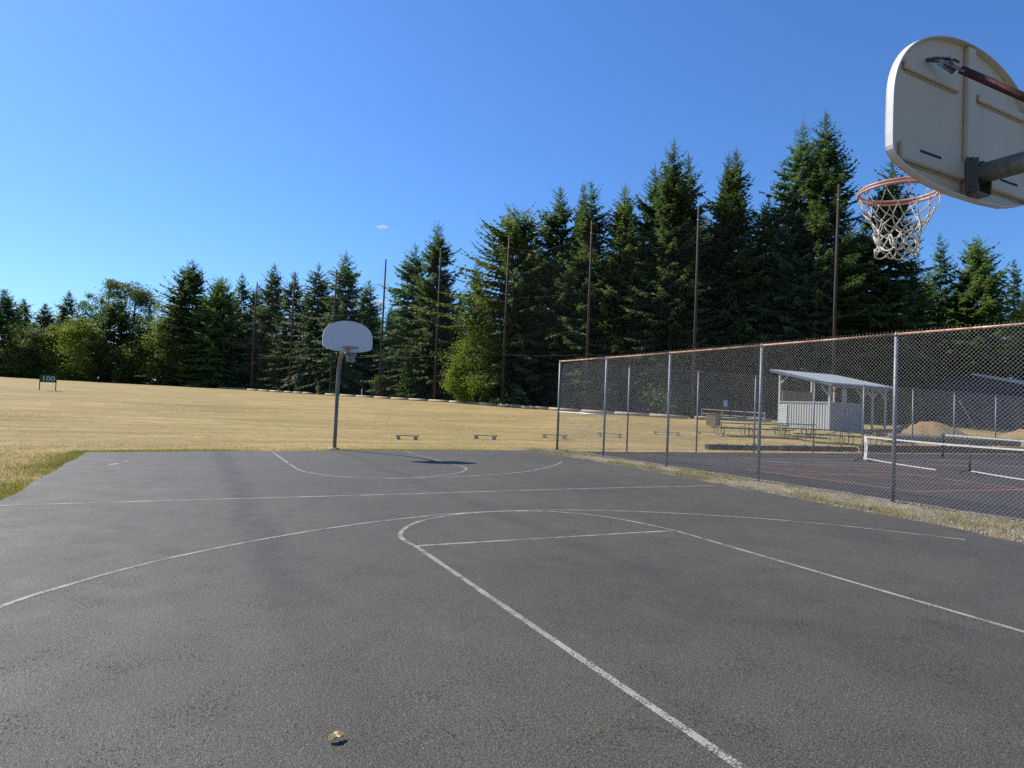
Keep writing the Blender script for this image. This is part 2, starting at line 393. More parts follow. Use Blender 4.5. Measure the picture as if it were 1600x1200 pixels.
M_SIGNTEXT = simple('sign_pale_lettering', (0.36, 0.52, 0.44), (0.28, 0.42, 0.35), 9, 0.6)
M_CONC = simple('concrete_block', (0.36, 0.34, 0.30), (0.24, 0.23, 0.20), 16, 0.9, bump=0.004)
M_DIVBOARD = simple('weathered_green_board', (0.20, 0.215, 0.165), (0.12, 0.135, 0.10), 6, 0.7)
M_ORANGE = simple('orange_flag_cloth', (0.55, 0.20, 0.06), None, 9, 0.8)
M_GREYWOOD = simple('grey_fence_board', (0.20, 0.20, 0.195), (0.13, 0.125, 0.12), 4, 0.85)
M_STEM = simple('dry_stem', (0.40, 0.28, 0.13), None, 30, 0.8)
def leaf_mat():
    t = NT('yellow_leaf'); n = t.noise(55, 4, 0.6)
    t.set(t.ramp(n, [(0.35, (0.72, 0.50, 0.20)), (0.6, (0.86, 0.69, 0.37))]), 0.6, 0, 0.35); t.bump(n, 0.001, 0.5)
    return t.m
M_LEAF = leaf_mat()
def netting():
    t = NT('fine_safety_netting')
    t.set((0.07, 0.075, 0.085), 0.9, 0, 0.1)
    tr = t.node('ShaderNodeBsdfTransparent'); mx = t.node('ShaderNodeMixShader')
    t.l.new(t.maprange(t.noise(0.25, 3, 0.5), 0.3, 0.7, 0.03, 0.06), mx.inputs[0])
    t.l.new(tr.outputs[0], mx.inputs[1]); t.l.new(t.b.outputs[0], mx.inputs[2]); t.l.new(mx.outputs[0], t.out.inputs['Surface'])
    return t.m
M_NETTING = netting()

# ------------------------------------------------------------------ the setting
POLES = [(5.38, 138.75, 19.77), (9.9, 126.39, 20.04), (14.55, 111.73, 20.21), (19.69, 103.0, 20.06), (24.25, 90.62, 20.22), (28.78, 79.95, 20.13),
         (32.8, 67.52, 20.27), (36.97, 56.24, 20.27), (42.47, 46.2, 20.34), (53.44, 39.47, 22.5)]
EDGE = [(-120, 158), (-40, 155), (-12, 150)] + [(a, b) for a, b, _ in POLES] + [(64, 32), (75, 18), (80, -10), (80, -60)]
def edge_signed(x, y):
    """distance behind the line where the mown field ends (negative on the field)"""
    best = np.full(np.shape(x), 1e9); sg = np.zeros(np.shape(x))
    for (ax, ay), (bx, by) in zip(EDGE[:-1], EDGE[1:]):
        dx, dy = bx - ax, by - ay; L2 = dx * dx + dy * dy
        t = np.clip(((x - ax) * dx + (y - ay) * dy) / L2, 0, 1)
        qx, qy = x - (ax + t * dx), y - (ay + t * dy); d = np.hypot(qx, qy)
        cr = dx * qy - dy * qx
        m = d < best; best = np.where(m, d, best); sg = np.where(m, np.sign(cr), sg)
    return best * sg
def build_ground():
    rad = np.concatenate([np.linspace(0, 60, 46), np.geomspace(62, 260, 44), np.geomspace(290, 4500, 20)])
    na = 288; an = np.linspace(0, 2 * np.pi, na, endpoint=False)
    X = np.concatenate([[0], np.outer(rad[1:], np.sin(an)).ravel()]); Y = np.concatenate([[0], np.outer(rad[1:], np.cos(an)).ravel()])
    Z = terr(X, Y)
    rr = np.hypot(X, Y)
    Z = Z + np.where(rr > 300, 0, 1) * 0.0
    inb = smoothstep(1.0, 0.0, np.maximum.reduce([-4.0 - X, X - 60, Y - 21.2]))
    Z = Z - 0.035 * inb - 0.012 * (1 - inb)
    Z += 0.03 * np.sin(X * 0.31 + 1.3) * np.sin(Y * 0.23) * smoothstep(24, 34, Y)
    F3 = [(0, 1 + (k + 1) % na, 1 + k) for k in range(na)]
    me = bpy.data.meshes.new('field')
    F4 = []
    nr = len(rad) - 1
    for i in range(nr - 1):
        a = 1 + i * na; b = a + na
        for k in range(na):
            k2 = (k + 1) % na; F4.append((a + k, a + k2, b + k2, b + k))
    me.from_pydata(np.stack([X, Y, Z], 1).tolist(), [], F3 + F4)
    me.polygons.foreach_set('use_smooth', np.ones(len(me.polygons), bool))
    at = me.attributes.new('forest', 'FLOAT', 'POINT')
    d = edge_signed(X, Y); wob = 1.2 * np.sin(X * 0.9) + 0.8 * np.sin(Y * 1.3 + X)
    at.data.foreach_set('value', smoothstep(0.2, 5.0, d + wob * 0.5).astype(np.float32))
    me.materials.append(M_FIELD); me.update()
    # make normals point up
    if me.polygons[5000].normal.z < 0: me.flip_normals()
    o = link('field', me); tag(o, 'dry tan mown field running to the trees', kind='structure'); return o
build_ground()

def ribbon(pts, w, z, name, mat, parent, jitter=0.0):
    P = np.array(pts, float); n = len(P)
    T = np.gradient(P, axis=0); T /= np.linalg.norm(T, axis=1)[:, None] + 1e-9
    N = np.stack([-T[:, 1], T[:, 0]], 1)
    rng = np.random.default_rng(int(abs(P[0, 0]) * 100 + abs(P[-1, 1]) * 37))
    ww = w / 2 * (1 + jitter * rng.uniform(-1, 1, (n, 1)))
    A = P + N * ww; B = P - N * ww
    V = np.concatenate([np.c_[A, np.full(n, z)], np.c_[B, np.full(n, z)]])
    F = [(n + i, n + i + 1, i + 1, i) for i in range(n - 1)]
    me = npmesh(name, V, F, mat)
    if me.polygons[0].normal.z < 0: me.flip_normals()
    return link(name, me, parent)
def dense(pts, step=0.08, smooth=True):
    P = [np.array(q, float) for q in pts]
    if smooth and len(P) > 2:
        out = []
        for i in range(len(P) - 1):
            p0 = P[max(i - 1, 0)]; p1 = P[i]; p2 = P[i + 1]; p3 = P[min(i + 2, len(P) - 1)]
            m = max(2, int(np.linalg.norm(p2 - p1) / step))
            for k in range(m):
                t = k / m; out.append(0.5 * ((2 * p1) + (-p0 + p2) * t + (2 * p0 - 5 * p1 + 4 * p2 - p3) * t * t + (-p0 + 3 * p1 - 3 * p2 + p3) * t ** 3))
        out.append(P[-1]); return out
    out = []
    for a, b in zip(P[:-1], P[1:]):
        m = max(1, int(np.linalg.norm(b - a) / step)); out += [a + (b - a) * k / m for k in range(m)]
    return out + [P[-1]]

RIGHT_EDGE = [(9.6, -12), (9.75, 0), (10.05, 3.0), (10.2, 4.56), (10.43, 5.6), (10.52, 6.6), (10.68, 8.6), (10.72, 9.7), (10.9, 11.4), (11.08, 14.0), (11.05, 16.4), (10.98, 18.2), (11.0, 20.1)]
def slab(name, poly, z1, z0, mat, lab):
    rng = np.random.default_rng(7)
    P = dense(poly + [poly[0]], 0.25, False)[:-1]
    P = [(q[0] + rng.uniform(-.03, .03) + .03 * math.sin(q[1] * 2.3) + .02 * math.sin(q[1] * 5.1 + q[0]), q[1] + rng.uniform(-.03, .03) + .04 * math.sin(q[0] * 1.9) + .03 * math.sin(q[0] * 4.7)) for q in P]
    m = MB().prism(P, z0, z1, lambda a, b, h: (a, b, h))
    o = m.build(name, mat); tag(o, lab, kind='structure'); return o
court_poly = [(-2.22, -12)] + RIGHT_EDGE[:-1] + [(11.0, 20.1), (7.8, 20.02), (5.5, 19.74), (2.6, 19.36), (0.1, 19.02), (-2.2, 18.58)]
court = slab('basketball_court', court_poly, 0.0, -0.12, M_COURT, 'grey asphalt basketball court with worn white lines')
tennis_poly = [(12.62, -14), (46, -14), (46, 19.85), (12.62, 19.85)]
tennis = slab('tennis_court', tennis_poly, 0.0, -0.12, M_TENNIS, 'dark asphalt tennis court with white and orange lines')
verge_poly = [(q[0] - 0.3, q[1]) for q in RIGHT_EDGE] + [(11.6, 21.2), (13.0, 21.3), (12.9, 19.0), (12.9, -12)]
def build_verge():
    rng = np.random.default_rng(3)
    ys = np.arange(-12, 21.4, 0.18); V = []; nx = 9
    re = np.array(RIGHT_EDGE)
    for y in ys:
        xl = np.interp(y, re[:, 1], re[:, 0]) - 0.25; xr = 12.9
        for k in range(nx):
            x = xl + (xr - xl) * k / (nx - 1)
            edge = min(k, nx - 1 - k)
            V.append((x, y, -0.045 if edge == 0 else -0.012 + 0.02 * rng.random() + (0.012 if 2 < k < 6 else 0)))
    F = [(j * nx + k, j * nx + k + 1, (j + 1) * nx + k + 1, (j + 1) * nx + k) for j in range(len(ys) - 1) for k in range(nx - 1)]
    o = link('gravel_verge', npmesh('gravel_verge', V, F, M_GRAVEL, True)); tag(o, 'strip of gravel and weeds between court and fence', kind='structure')
build_verge()
# painted lines of the basketball court
Z1 = 0.0016
ribbon(dense([(2.27, 6.69), (4.05, 6.665), (5.86, 6.63)], .1), 0.055, Z1, 'painted_line', M_LINE, court, .1)
ribbon(dense([(2.29, -2.0), (2.27, 6.69)], .1), 0.055, Z1 + .0003, 'painted_line', M_LINE, court, .1)
ribbon(dense([(5.76, -2.0), (5.86, 6.63)], .1), 0.055, Z1 + .0003, 'painted_line', M_LINE, court, .1)
ribbon(dense([(2.27, 6.69), (2.24, 6.97), (2.28, 7.28), (2.44, 7.63), (2.73, 8.0), (3.19, 8.32), (3.75, 8.50), (4.37, 8.50), (4.95, 8.33), (5.39, 7.96), (5.68, 7.40), (5.86, 6.63)]), 0.055, Z1 + .0006, 'painted_line', M_LINE, court, .1)
ribbon(dense([(-1.75, 4.4), (-1.12, 5.66), (-0.81, 6.09), (-0.41, 6.54), (0.09, 6.97), (0.71, 7.4), (1.46, 7.82), (2.34, 8.19), (3.23, 8.45), (3.96, 8.53), (4.69, 8.50), (5.41, 8.37), (6.35, 8.02), (7.23, 7.53), (8.01, 6.96), (8.63, 6.35), (9.11, 5.70), (9.56, 5.01)]), 0.05, Z1 + .0009, 'painted_line', M_LINE, court, .1)
half = [(-2.15, 10.36), (0.1, 10.43), (2.96, 10.47), (6.84, 10.58), (10.45, 10.55)]
ribbon(dense(half, .12), 0.055, Z1, 'painted_line', M_LINE, court, .35)
ribbon(dense([(2.13, 19.1), (2.13, 15.28)], .1), 0.055, Z1, 'painted_line', M_LINE, court, .1)
ribbon(dense([(2.13, 15.28), (2.16, 14.47), (2.26, 13.84), (2.65, 13.17), (3.21, 12.79), (3.97, 12.65), (4.75, 12.9), (5.51, 13.45), (5.95, 14.08), (6.13, 14.6), (6.15, 15.11)]), 0.055, Z1 + .0003, 'painted_line', M_LINE, court, .1)
ribbon(dense([(6.15, 15.11), (6.09, 19.6)], .1), 0.055, Z1, 'painted_line', M_LINE, court, .1)
ribbon(dense([(2.3, 14.5), (5.95, 14.6)], .1), 0.045, Z1, 'painted_line', M_LINE_FADED, court, .2)
ribbon(dense([(-1.29, 15.17), (-0.7, 14.6), (0.1, 13.95), (1.2, 13.2), (2.34, 12.83), (3.55, 12.6)]), 0.04, Z1 + .0006, 'painted_line', M_LINE_FADED, court, .2)
ribbon(dense([(3.55, 12.6), (4.99, 12.72), (6.37, 13.11), (7.51, 13.72), (8.92, 14.95), (9.83, 16.06)]), 0.05, Z1 + .0006, 'painted_line', M_LINE, court, .1)
ribbon([(-1.42, 15.55), (-1.30, 15.8)], 0.12, Z1, 'paint_mark', M_LINE, court)
ribbon([(-1.22, 16.2), (-1.12, 16.35)], 0.10, Z1, 'paint_mark', M_LINE, court)
# lines of the tennis court
for k, (pts, w, mt) in enumerate([
    ([(17.6, 17.05), (22.69, 16.77), (24.53, 16.63), (33.91, 15.5)], .055, M_LINE_T),
    ([(18.14, 16.3), (19.0, 14.6), (19.6, 12.6), (19.13, 8.67), (18.9, 4)], .05, M_LINE_T),
    ([(18.2, 15.9), (22.09, 15.2), (25.6, 14.6), (30.0, 13.4)], .05, M_LINE_T),
    ([(25.25, 16.4), (27.05, 13.08), (28.0, 9)], .05, M_LINE_T),
    ([(29.4, 17.2), (29.6, 8.0)], .05, M_LINE_T),
    ([(19.35, 15.0), (21.73, 13.3), (24.6, 10.4)], .065, M_LINE_O),
    ([(17.0, 14.9), (26.5, 13.9)], .065, M_LINE_O),
    ([(14.6, 13.5), (14.95, 8.87)], .07, M_LINE_O),
    ([(14.95, 8.87), (22.5, 8.3)], .07, M_LINE_O),
    ([(15.9, 14.5), (17.2, 11.4), (18.95, 7.6)], .065, M_LINE_O),
    ([(15.3, 12.3), (20.5, 11.5)], .065, M_LINE_O),
]):
    ribbon(dense(pts, .15), w, Z1 + .0003 * k, 'painted_line', mt, tennis, .15)
# ------------------------------------------------------------------ basketball hoops
def fan_outline(n=26):
    """half-moon board: flat-ish bottom, short straight sides, arched top; origin at bottom centre"""
    w = 0.725; P = [(-0.30, 0.0), (0.30, 0.0), (0.57, 0.055), (0.68, 0.098), (0.712, 0.125), (w, 0.165), (w, 0.40)]
    for k in range(1, n):
        a = math.pi * k / n
        P.append((w * math.cos(a) * (1.0), 0.40 + 0.515 * math.sin(a) ** 0.86))
    P += [(-w, 0.40), (-w, 0.165), (-0.712, 0.125), (-0.68, 0.098), (-0.57, 0.055)]
    for _ in range(1):                          # round the corners
        Q = []
        for (ax, az), (bx, bz) in zip(P, P[1:] + P[:1]): Q += [(ax * .75 + bx * .25, az * .75 + bz * .25), (ax * .25 + bx * .75, az * .25 + bz * .75)]
        P = Q
    return P
def hoop(loc, rz, bottom, label, broken):
    root = empty('basketball_hoop', loc, rz); tag(root, label, 'basketball hoop', 'basketball hoops')
    BY = 1.15                                   # board plane in front of the pole
    armz = bottom + 0.125
    # gooseneck pipe
    r = 0.85; pts = [(0, 0, -0.1), (0, 0, 0.6), (0, 0, armz - r)]
    for k in range(1, 13):
        a = (math.pi / 2) * k / 12; pts.append((0, r - r * math.cos(a), armz - r + r * math.sin(a)))
    pts.append((0, BY - 0.085, armz))
    MB().tube(pts, 0.057, 16).build('pole', M_PIPE, root)
    c = MB(); c.tube([(0, 0, -0.02), (0, 0, 0.035), (0, 0, 0.05)], [0.17, 0.16, 0.10], 14); c.build('footing', M_CONC, root)
    # backboard: face sheet, flange round the edge, ribs on the back
    out = fan_outline(); fn = lambda a, b, h: (a, h, bottom + b)
    bd = MB().prism(out, BY, BY + 0.006, fn).build('backboard', M_BOARDBACK if broken else M_BOARD, root)
    inner = []
    cx, cz = 0, 0.42
    n = len(out)
    for i in range(n):
        p0 = Vector(out[i - 1]); p1 = Vector(out[i]); p2 = Vector(out[(i + 1) % n])
        d = (p2 - p0).normalized(); nrm = Vector((-d.y, d.x)); inner.append(tuple(p1 + nrm * 0.007))
    fl = MB(); V = []
    for h in (BY - 0.036, BY - 0.0005):
        V += [(a, h, bottom + b) for a, b in out] + [(a, h, bottom + b) for a, b in inner]
    F = []
    for i in range(n):
        j = (i + 1) % n
        F += [(i, j, 2 * n + j, 2 * n + i), (n + i, 3 * n + i, 3 * n + j, n + j), (i, n + i, n + j, j)]
    fl.add(V, F); fl.build('flange', M_BOARD, bd)
    rib = MB(); rib.box((0.02, BY - 0.016, bottom + 0.46), (0.075, 0.03, 0.885), bev=0.006); rib.build('rib', M_BOARDRIB, bd)
    for sx in (-1, 1):
        rib = MB(); rib.box((0.02 + sx * 0.345, BY - 0.017, bottom + 0.155), (0.60, 0.032, 0.105), bev=0.008); rib.build('rib', M_BOARDRIB, bd)
        rib = MB(); rib.box((0.02 + sx * 0.36, BY - 0.012, bottom + 0.635), (0.52, 0.02, 0.05), bev=0.006); rib.build('rib', M_BOARDRIB, bd)
        s = MB(); s.box((0.02 + sx * 0.40, BY - 0.0345, bottom + 0.175), (0.19, 0.004, 0.012)); s.build('slot', M_SLOT, bd)
        s = MB(); s.box((0.02 + sx * 0.34, BY - 0.0045, bottom + 0.097), (0.56, 0.006, 0.007)); s.build('seam', M_CAULK, bd)
        s = MB(); s.box((0.02 + sx * 0.36, BY - 0.0045, bottom + 0.604), (0.48, 0.006, 0.006)); s.build('seam', M_CAULK, bd)
    s = MB()
    for k in range(9): s.box((-0.0205, BY - 0.004, bottom + 0.26 + 0.072 * k), (0.004, 0.004, 0.02 + 0.012 * (k % 3)))
    s.build('seam', M_CAULK, bd)['kind'] = 'stuff'
    # bracket at the lower middle
    b = MB(); b.box((0.02, BY - 0.045, bottom + 0.125), (0.15, 0.022, 0.21), bev=0.006)
    b.box((-0.047, BY - 0.075, bottom + 0.115), (0.010, 0.06, 0.19)); b.box((0.087, BY - 0.075, bottom + 0.115), (0.010, 0.06, 0.19))
    b.box((0.02, BY - 0.068, bottom + 0.014), (0.124, 0.060, 0.010)); br = b.build('bracket', M_BRACKET, root)
    for sx in (-0.035, 0.075):
        for zz in (0.035, 0.215):
            q = MB(); q.tube([(sx, BY - 0.072, bottom + zz), (sx, BY - 0.055, bottom + zz)], 0.011, 6, smooth=False); q.build('bolt', M_BRACKET, br)
    # rim: two rods, hooks, brace rods and plate
    rc = BY + 0.38; rzv = bottom + 0.165 if broken else bottom + 0.12
    ring = MB()
    for rr, dz in ((0.2286, 0.0), (0.2330, -0.021)):
        ring.tube([(rr * math.cos(t), rc + rr * math.sin(t), rzv + dz) for t in np.linspace(0, 2 * math.pi, 48, endpoint=False)], 0.0085, 8, closed=True)
    for sx in (-1, 1):
        ring.tube([(sx * 0.055, BY + 0.012, rzv - 0.03), (sx * 0.075, BY + 0.10, rzv - 0.035), (sx * 0.12, BY + 0.17, rzv - 0.01), (sx * 0.135, rc - 0.185, rzv)], 0.0085, 8)
        ring.tube([(sx * 0.05, BY + 0.012, rzv - 0.085), (sx * 0.085, BY + 0.16, rzv - 0.03), (sx * 0.205, rc - 0.11, rzv - 0.018)], 0.0075, 8)
    ring.box((0, BY + 0.018, rzv - 0.05), (0.15, 0.012, 0.13), bev=0.004)
    for k in range(12):
        t = 2 * math.pi * (k + 0.5) / 12; q = np.array((0.231 * math.cos(t), rc + 0.231 * math.sin(t), rzv - 0.03))
        ring.tube([q + (0.012 * math.cos(t), 0.012 * math.sin(t), 0.0), q + (0, 0, -0.014), q + (-0.010 * math.cos(t), -0.010 * math.sin(t), 0.002)], 0.0042, 5)
    rm = ring.build('rim', M_RIM, root)
    # net of knotted cord
    rng = np.random.default_rng(11 if broken else 12)
    rows = [(0.0, 0.229), (0.10, 0.196), (0.165, 0.164), (0.218, 0.138), (0.266, 0.121), (0.312, 0.114), (0.358, 0.122)]
    net = MB(); nodes = []
    for i, (dz, rr) in enumerate(rows):
        row = []
        for k in range(12):
            t = 2 * math.pi * (k + 0.5 + 0.5 * (i % 2)) / 12
            w = 0.0 if i == 0 else 0.012 * min(i, 4) / 2
            row.append(np.array((rr * math.cos(t) + rng.normal(0, w * .6) - 0.012 * i / 6, rc + rr * math.sin(t) + rng.normal(0, w * .6), rzv - 0.038 - dz + rng.normal(0, w * .55))))
        nodes.append(row)
    for i in range(len(rows) - 1):
        for k in range(12):
            a = nodes[i][k]
            for k2 in ((k, (k - 1) % 12) if i % 2 == 0 else (k, (k + 1) % 12)):
                b_ = nodes[i + 1][k2]; m = (a + b_) / 2 + np.array((0, 0, -0.007)) + rng.normal(0, 0.003, 3)
                cr = 0.0026 if i == 0 else (0.0037 if i < 3 else 0.0047)
                net.tube([a, m, b_], cr, 6)
            if i > 0: net.tube([a + (0, 0, 0.007), a - (0, 0, 0.008)], 0.0066, 6)
    last = nodes[-1]
    for k in range(12):
        a, b_ = last[k], last[(k + 1) % 12]; m = (a + b_) / 2 - np.array((0, 0, 0.022)); net.tube([a, (a * .7 + m * .3) - (0, 0, .009), m, (b_ * .7 + m * .3) - (0, 0, .009), b_], 0.0052, 6)
    net.build('net', M_NETCORD, root)
    if broken:   # rusted support rod, torn loose from the board's left top
        p0 = np.array((-0.33, BY - 0.10, bottom + 0.665)); p1 = np.array((0.0, BY - 0.62, armz + 0.06))
        d = (p1 - p0) / np.linalg.norm(p1 - p0)
        MB().tube([p0 + d * 0.06, p1], 0.021, 12).build('brace_rod', M_RUSTROD, root)
        t = MB(); P = p0 - d * 0.0
        rot = Vector(d).to_track_quat('X', 'Z').to_matrix()
        t.box(tuple(p0 + d * 0.03), (0.12, 0.046, 0.012), rot @ Matrix.Rotation(0.5, 3, 'X'), 0.002)
        t.box(tuple(p0 - d * 0.055 + np.array((0, 0, 0.008))), (0.09, 0.05, 0.006), rot @ Matrix.Rotation(-0.4, 3, 'Y'))
        t.box(tuple(p0 - d * 0.02 + np.array((0, 0, -0.018))), (0.10, 0.007, 0.034), rot @ Matrix.Rotation(0.35, 3, 'Z'))
        t.tube([tuple(p0 - d * 0.12 + np.array((0, .02, -0.012))), tuple(p0 - d * 0.06), tuple(p0 + d * 0.02 + np.array((0, 0, .012)))], [0.011, 0.014, 0.009], 7)
        t.tube([tuple(p0 - d * 0.03 + np.array((-.01, 0, .0))), tuple(p0 - d * 0.0 + np.array((.015, -.01, .03))), tuple(p0 + d * 0.05 + np.array((.0, 0, .034)))], 0.007, 6)
        t.build('torn_clamp', M_TORN, root)
        MB().box(tuple(p1), (0.03, 0.10, 0.09), None, 0.006).build('rod_lug', M_BRACKET, root)
    return root
hoop((3.97, 0.975, 0), 0.0, 2.885, 'close basketball hoop at top right with rusty broken brace, seen from behind', True)
hoop((4.04, 20.01, 0), math.pi, 2.945, 'whole basketball hoop on a gooseneck pole at the far end of the court', False)

# ------------------------------------------------------------------ chain-link fences
def chainlink(a, b, z0, z1, pitch, wr, seed):
    """two families of slanting wires woven with a slight wave, clipped to the panel; spiky twisted top"""
    rng = np.random.default_rng(seed)
    a = np.array(a, float); b = np.array(b, float); L = np.linalg.norm(b - a); d = (b - a) / L; nrm = np.array((-d[1], d[0]))
    H = z1 - z0; VV = []; FF = []; base = 0
    ph = rng.uniform(0, 6, 4)
    for fam in (0, 1):
        off = wr * 0.9 * (1 if fam else -1)
        for s0 in np.arange(-H, L, pitch):
            lo, hi = max(0.0, s0), min(L, s0 + H)
            if hi - lo < 0.02: continue
            m = max(2, int((hi - lo) / 0.42) + 1); s = np.linspace(lo, hi, m); z = s - s0
            if fam: z = H - z
            bul = 0.035 * np.sin(s * 1.9 + ph[0]) * np.sin(math.pi * z / H) + 0.01 * np.sin(s * 4.3 + z * 2 + ph[1])
            zz = z0 + z + 0.006 * np.sin(s * 2.7 + ph[2]) * np.sin(math.pi * z / H)
            P = np.stack([a[0] + d[0] * s + nrm[0] * (bul + off), a[1] + d[1] * s + nrm[1] * (bul + off), zz], 1)
            t = np.array([d[0], d[1], -1.0 if fam else 1.0]) / math.sqrt(2); u = np.array([nrm[0], nrm[1], 0.0]); w = np.cross(t, u)
            ring = [u * wr, (-u * 0.5 + w * 0.866) * wr, (-u * 0.5 - w * 0.866) * wr]
            VV.append((P[:, None, :] + np.array(ring)[None]).reshape(-1, 3))
            i = np.arange(m - 1)[:, None] * 3; k = np.arange(3)[None]
            q = np.stack([i + k, i + (k + 1) % 3, i + 3 + (k + 1) % 3, i + 3 + k], -1).reshape(-1, 4) + base
            FF.append(q); base += m * 3
    # twisted ends above the top rail
    for s in np.arange(pitch / 2, L, pitch):
        for sg in (-1, 1):
            x0 = s + rng.normal(0, .004); x1 = x0 + sg * rng.uniform(.006, .02); h = rng.uniform(.03, .052)
            P = np.array([[a[0] + d[0] * x0, a[1] + d[1] * x0, z1 - 0.01], [a[0] + d[0] * x1 + nrm[0] * rng.normal(0, .006), a[1] + d[1] * x1, z1 + 0.022 + h]])
            u = np.array([nrm[0], nrm[1], 0]); w = np.array([d[0], d[1], 0]); ring = [u * wr, (-u * .5 + w * .866) * wr, (-u * .5 - w * .866) * wr]
            VV.append((P[:, None, :] + np.array(ring)[None]).reshape(-1, 3)); i = 0; k = np.arange(3)
            FF.append(np.stack([k, (k + 1) % 3, 3 + (k + 1) % 3, 3 + k], -1) + base); base += 6
    return npmesh('chain_link_mesh', np.concatenate(VV), np.concatenate(FF), M_WIRE, False)
FH = 3.30
def fence(posts, label, pr, seed, wr, corner_first, brace_bay, top_mat):
    (x0, y0), (x1, y1) = posts[0], posts[-1]
    root = empty('chain_link_fence', (x0, y0, 0)); tag(root, label, 'fence', 'chain link fences')
    root_inv = Vector((x0, y0, 0))
    loc = lambda p: (p[0] - x0, p[1] - y0)
    d = np.array((x1 - x0, y1 - y0)); d /= np.linalg.norm(d); nrm = np.array((-d[1], d[0]))
    for i, p_ in enumerate(posts):
        if i == 0 and not corner_first: continue      # the corner post belongs to the side fence
        q = loc(p_); r = pr * (1.18 if (i == 0 and corner_first) else 1.0)
        m = MB().tube([(q[0], q[1], -0.15), (q[0], q[1], FH - 0.03)], r, 14)
        post = m.build('post', M_GALV, root)
        c = MB().tube([(q[0], q[1], FH - 0.045), (q[0], q[1], FH - 0.01), (q[0], q[1], FH + 0.03), (q[0], q[1], FH + 0.045)], [r * 1.12, r * 1.12, r * 0.85, r * 0.3], 12)
        c.build('post_cap', M_GALV, post)
        t = MB()
        for zz in np.arange(0.35, FH - 0.2, 0.42):     # tie wires that hold the mesh to the post
            t.tube([(q[0] + r * 1.06 * math.cos(a), q[1] + r * 1.06 * math.sin(a), zz) for a in np.linspace(0, 2 * math.pi, 10, endpoint=False)], 0.003, 4, closed=True)
        t.build('tie_wire', M_WIRE, post)['kind'] = 'stuff'
    off = nrm * 0.0
    for p_, q_ in zip(posts[:-1], posts[1:]):
        a, b = loc(p_), loc(q_)
        MB().tube([(a[0], a[1], FH), ((a[0] + b[0]) / 2, (a[1] + b[1]) / 2, FH - 0.004), (b[0], b[1], FH)], 0.0225 if corner_first else 0.013, 10).build('top_rail', top_mat, root)
    side = -1 if corner_first else 1
    s = nrm * (pr + 0.006)
    a, b = np.array(loc(posts[0])), np.array(loc(posts[-1]))
    me = chainlink(tuple(a - s * side), tuple(b - s * side), 0.04, FH, 0.075, wr, seed)
    o = link('chain_link_mesh', me, root); o['kind'] = 'stuff'
    w = MB()
    pts = []
    for i in range(60):
        t = i / 59; q = a + (b - a) * t - s * side; pts.append((q[0], q[1], 0.045 + 0.012 * math.sin(i * 1.7)))
    w.tube(pts, 0.004, 5); w.build('tension_wire', M_WIRE, root)
    if brace_bay:
        p_, q_ = np.array(loc(posts[0])), np.array(loc(posts[1]))
        MB().tube([(p_[0], p_[1], 1.42), (q_[0], q_[1], 1.40)], 0.021, 10).build('mid_rail', M_MIDRAIL, root)
        MB().tube([(p_[0], p_[1], 0.12), (q_[0], q_[1], 1.36)], 0.005, 6).build('truss_rod', M_RUSTRAIL, root)
    return root
SIDE = [(12.22, 20.35), (12.30, 17.5), (12.36, 14.42), (12.36, 11.1), (12.35, 7.78), (12.35, 4.6), (12.35, 1.4), (12.35, -1.8), (12.35, -5.0)]
fence(SIDE, 'tall rusty-topped chain link fence running along the basketball court', 0.037, 5, 0.0017, True, True, M_RUSTRAIL)
END = [(12.27, 20.30), (15.19, 20.06), (18.7, 20.03), (21.99, 20.03), (25.77, 20.03), (29.34, 20.03), (33.28, 20.03), (36.97, 20.03), (41.06, 20.03), (45.2, 20.03)]
fence(END, 'plain grey chain link fence across the far end of the tennis court', 0.033, 6, 0.0013, False, True, M_FRAME)

q = MB(); q.box((0, 0, 0), (0.20, 0.006, 0.26), None, 0.002)
o = q.build('fence_sign', M_WHITE); o.location = (20.19, 19.972, 2.05); tag(o, 'small white notice wired to the far chain link fence', 'sign')

# ------------------------------------------------------------------ portable net and tennis net
def net_mesh(a, b, z0, z1f, pitch, r, mat, name, parent):
    a = np.array(a, float); b = np.array(b, float); L = np.linalg.norm(b - a); d = (b - a) / L
    VV = []; FF = []; base = 0
    def seg(p, q):
        nonlocal base
        dd, u, v = perp(np.array(q) - np.array(p)); ring = [u * r, (-u * .5 + v * .866) * r, (-u * .5 - v * .866) * r]
        VV.append((np.array([p, q], float)[:, None, :] + np.array(ring)[None]).reshape(-1, 3)); k = np.arange(3)
        FF.append(np.stack([k, (k + 1) % 3, 3 + (k + 1) % 3, 3 + k], -1) + base); base += 6
    for s in np.arange(0, L, pitch):
        p = a + d * s; seg((p[0], p[1], z0), (p[0], p[1], z1f(s / L)))
    for zz in np.arange(z0, 1.06, pitch):
        for s in np.arange(0, L, 0.6):
            if zz > min(z1f(s / L), z1f(min(1, (s + .6) / L))): continue
            p = a + d * s; q = a + d * min(L, s + 0.6); seg((p[0], p[1], zz), (q[0], q[1], zz))
    o = link(name, npmesh(name, np.concatenate(VV), np.concatenate(FF), mat), parent); o['kind'] = 'stuff'; return o
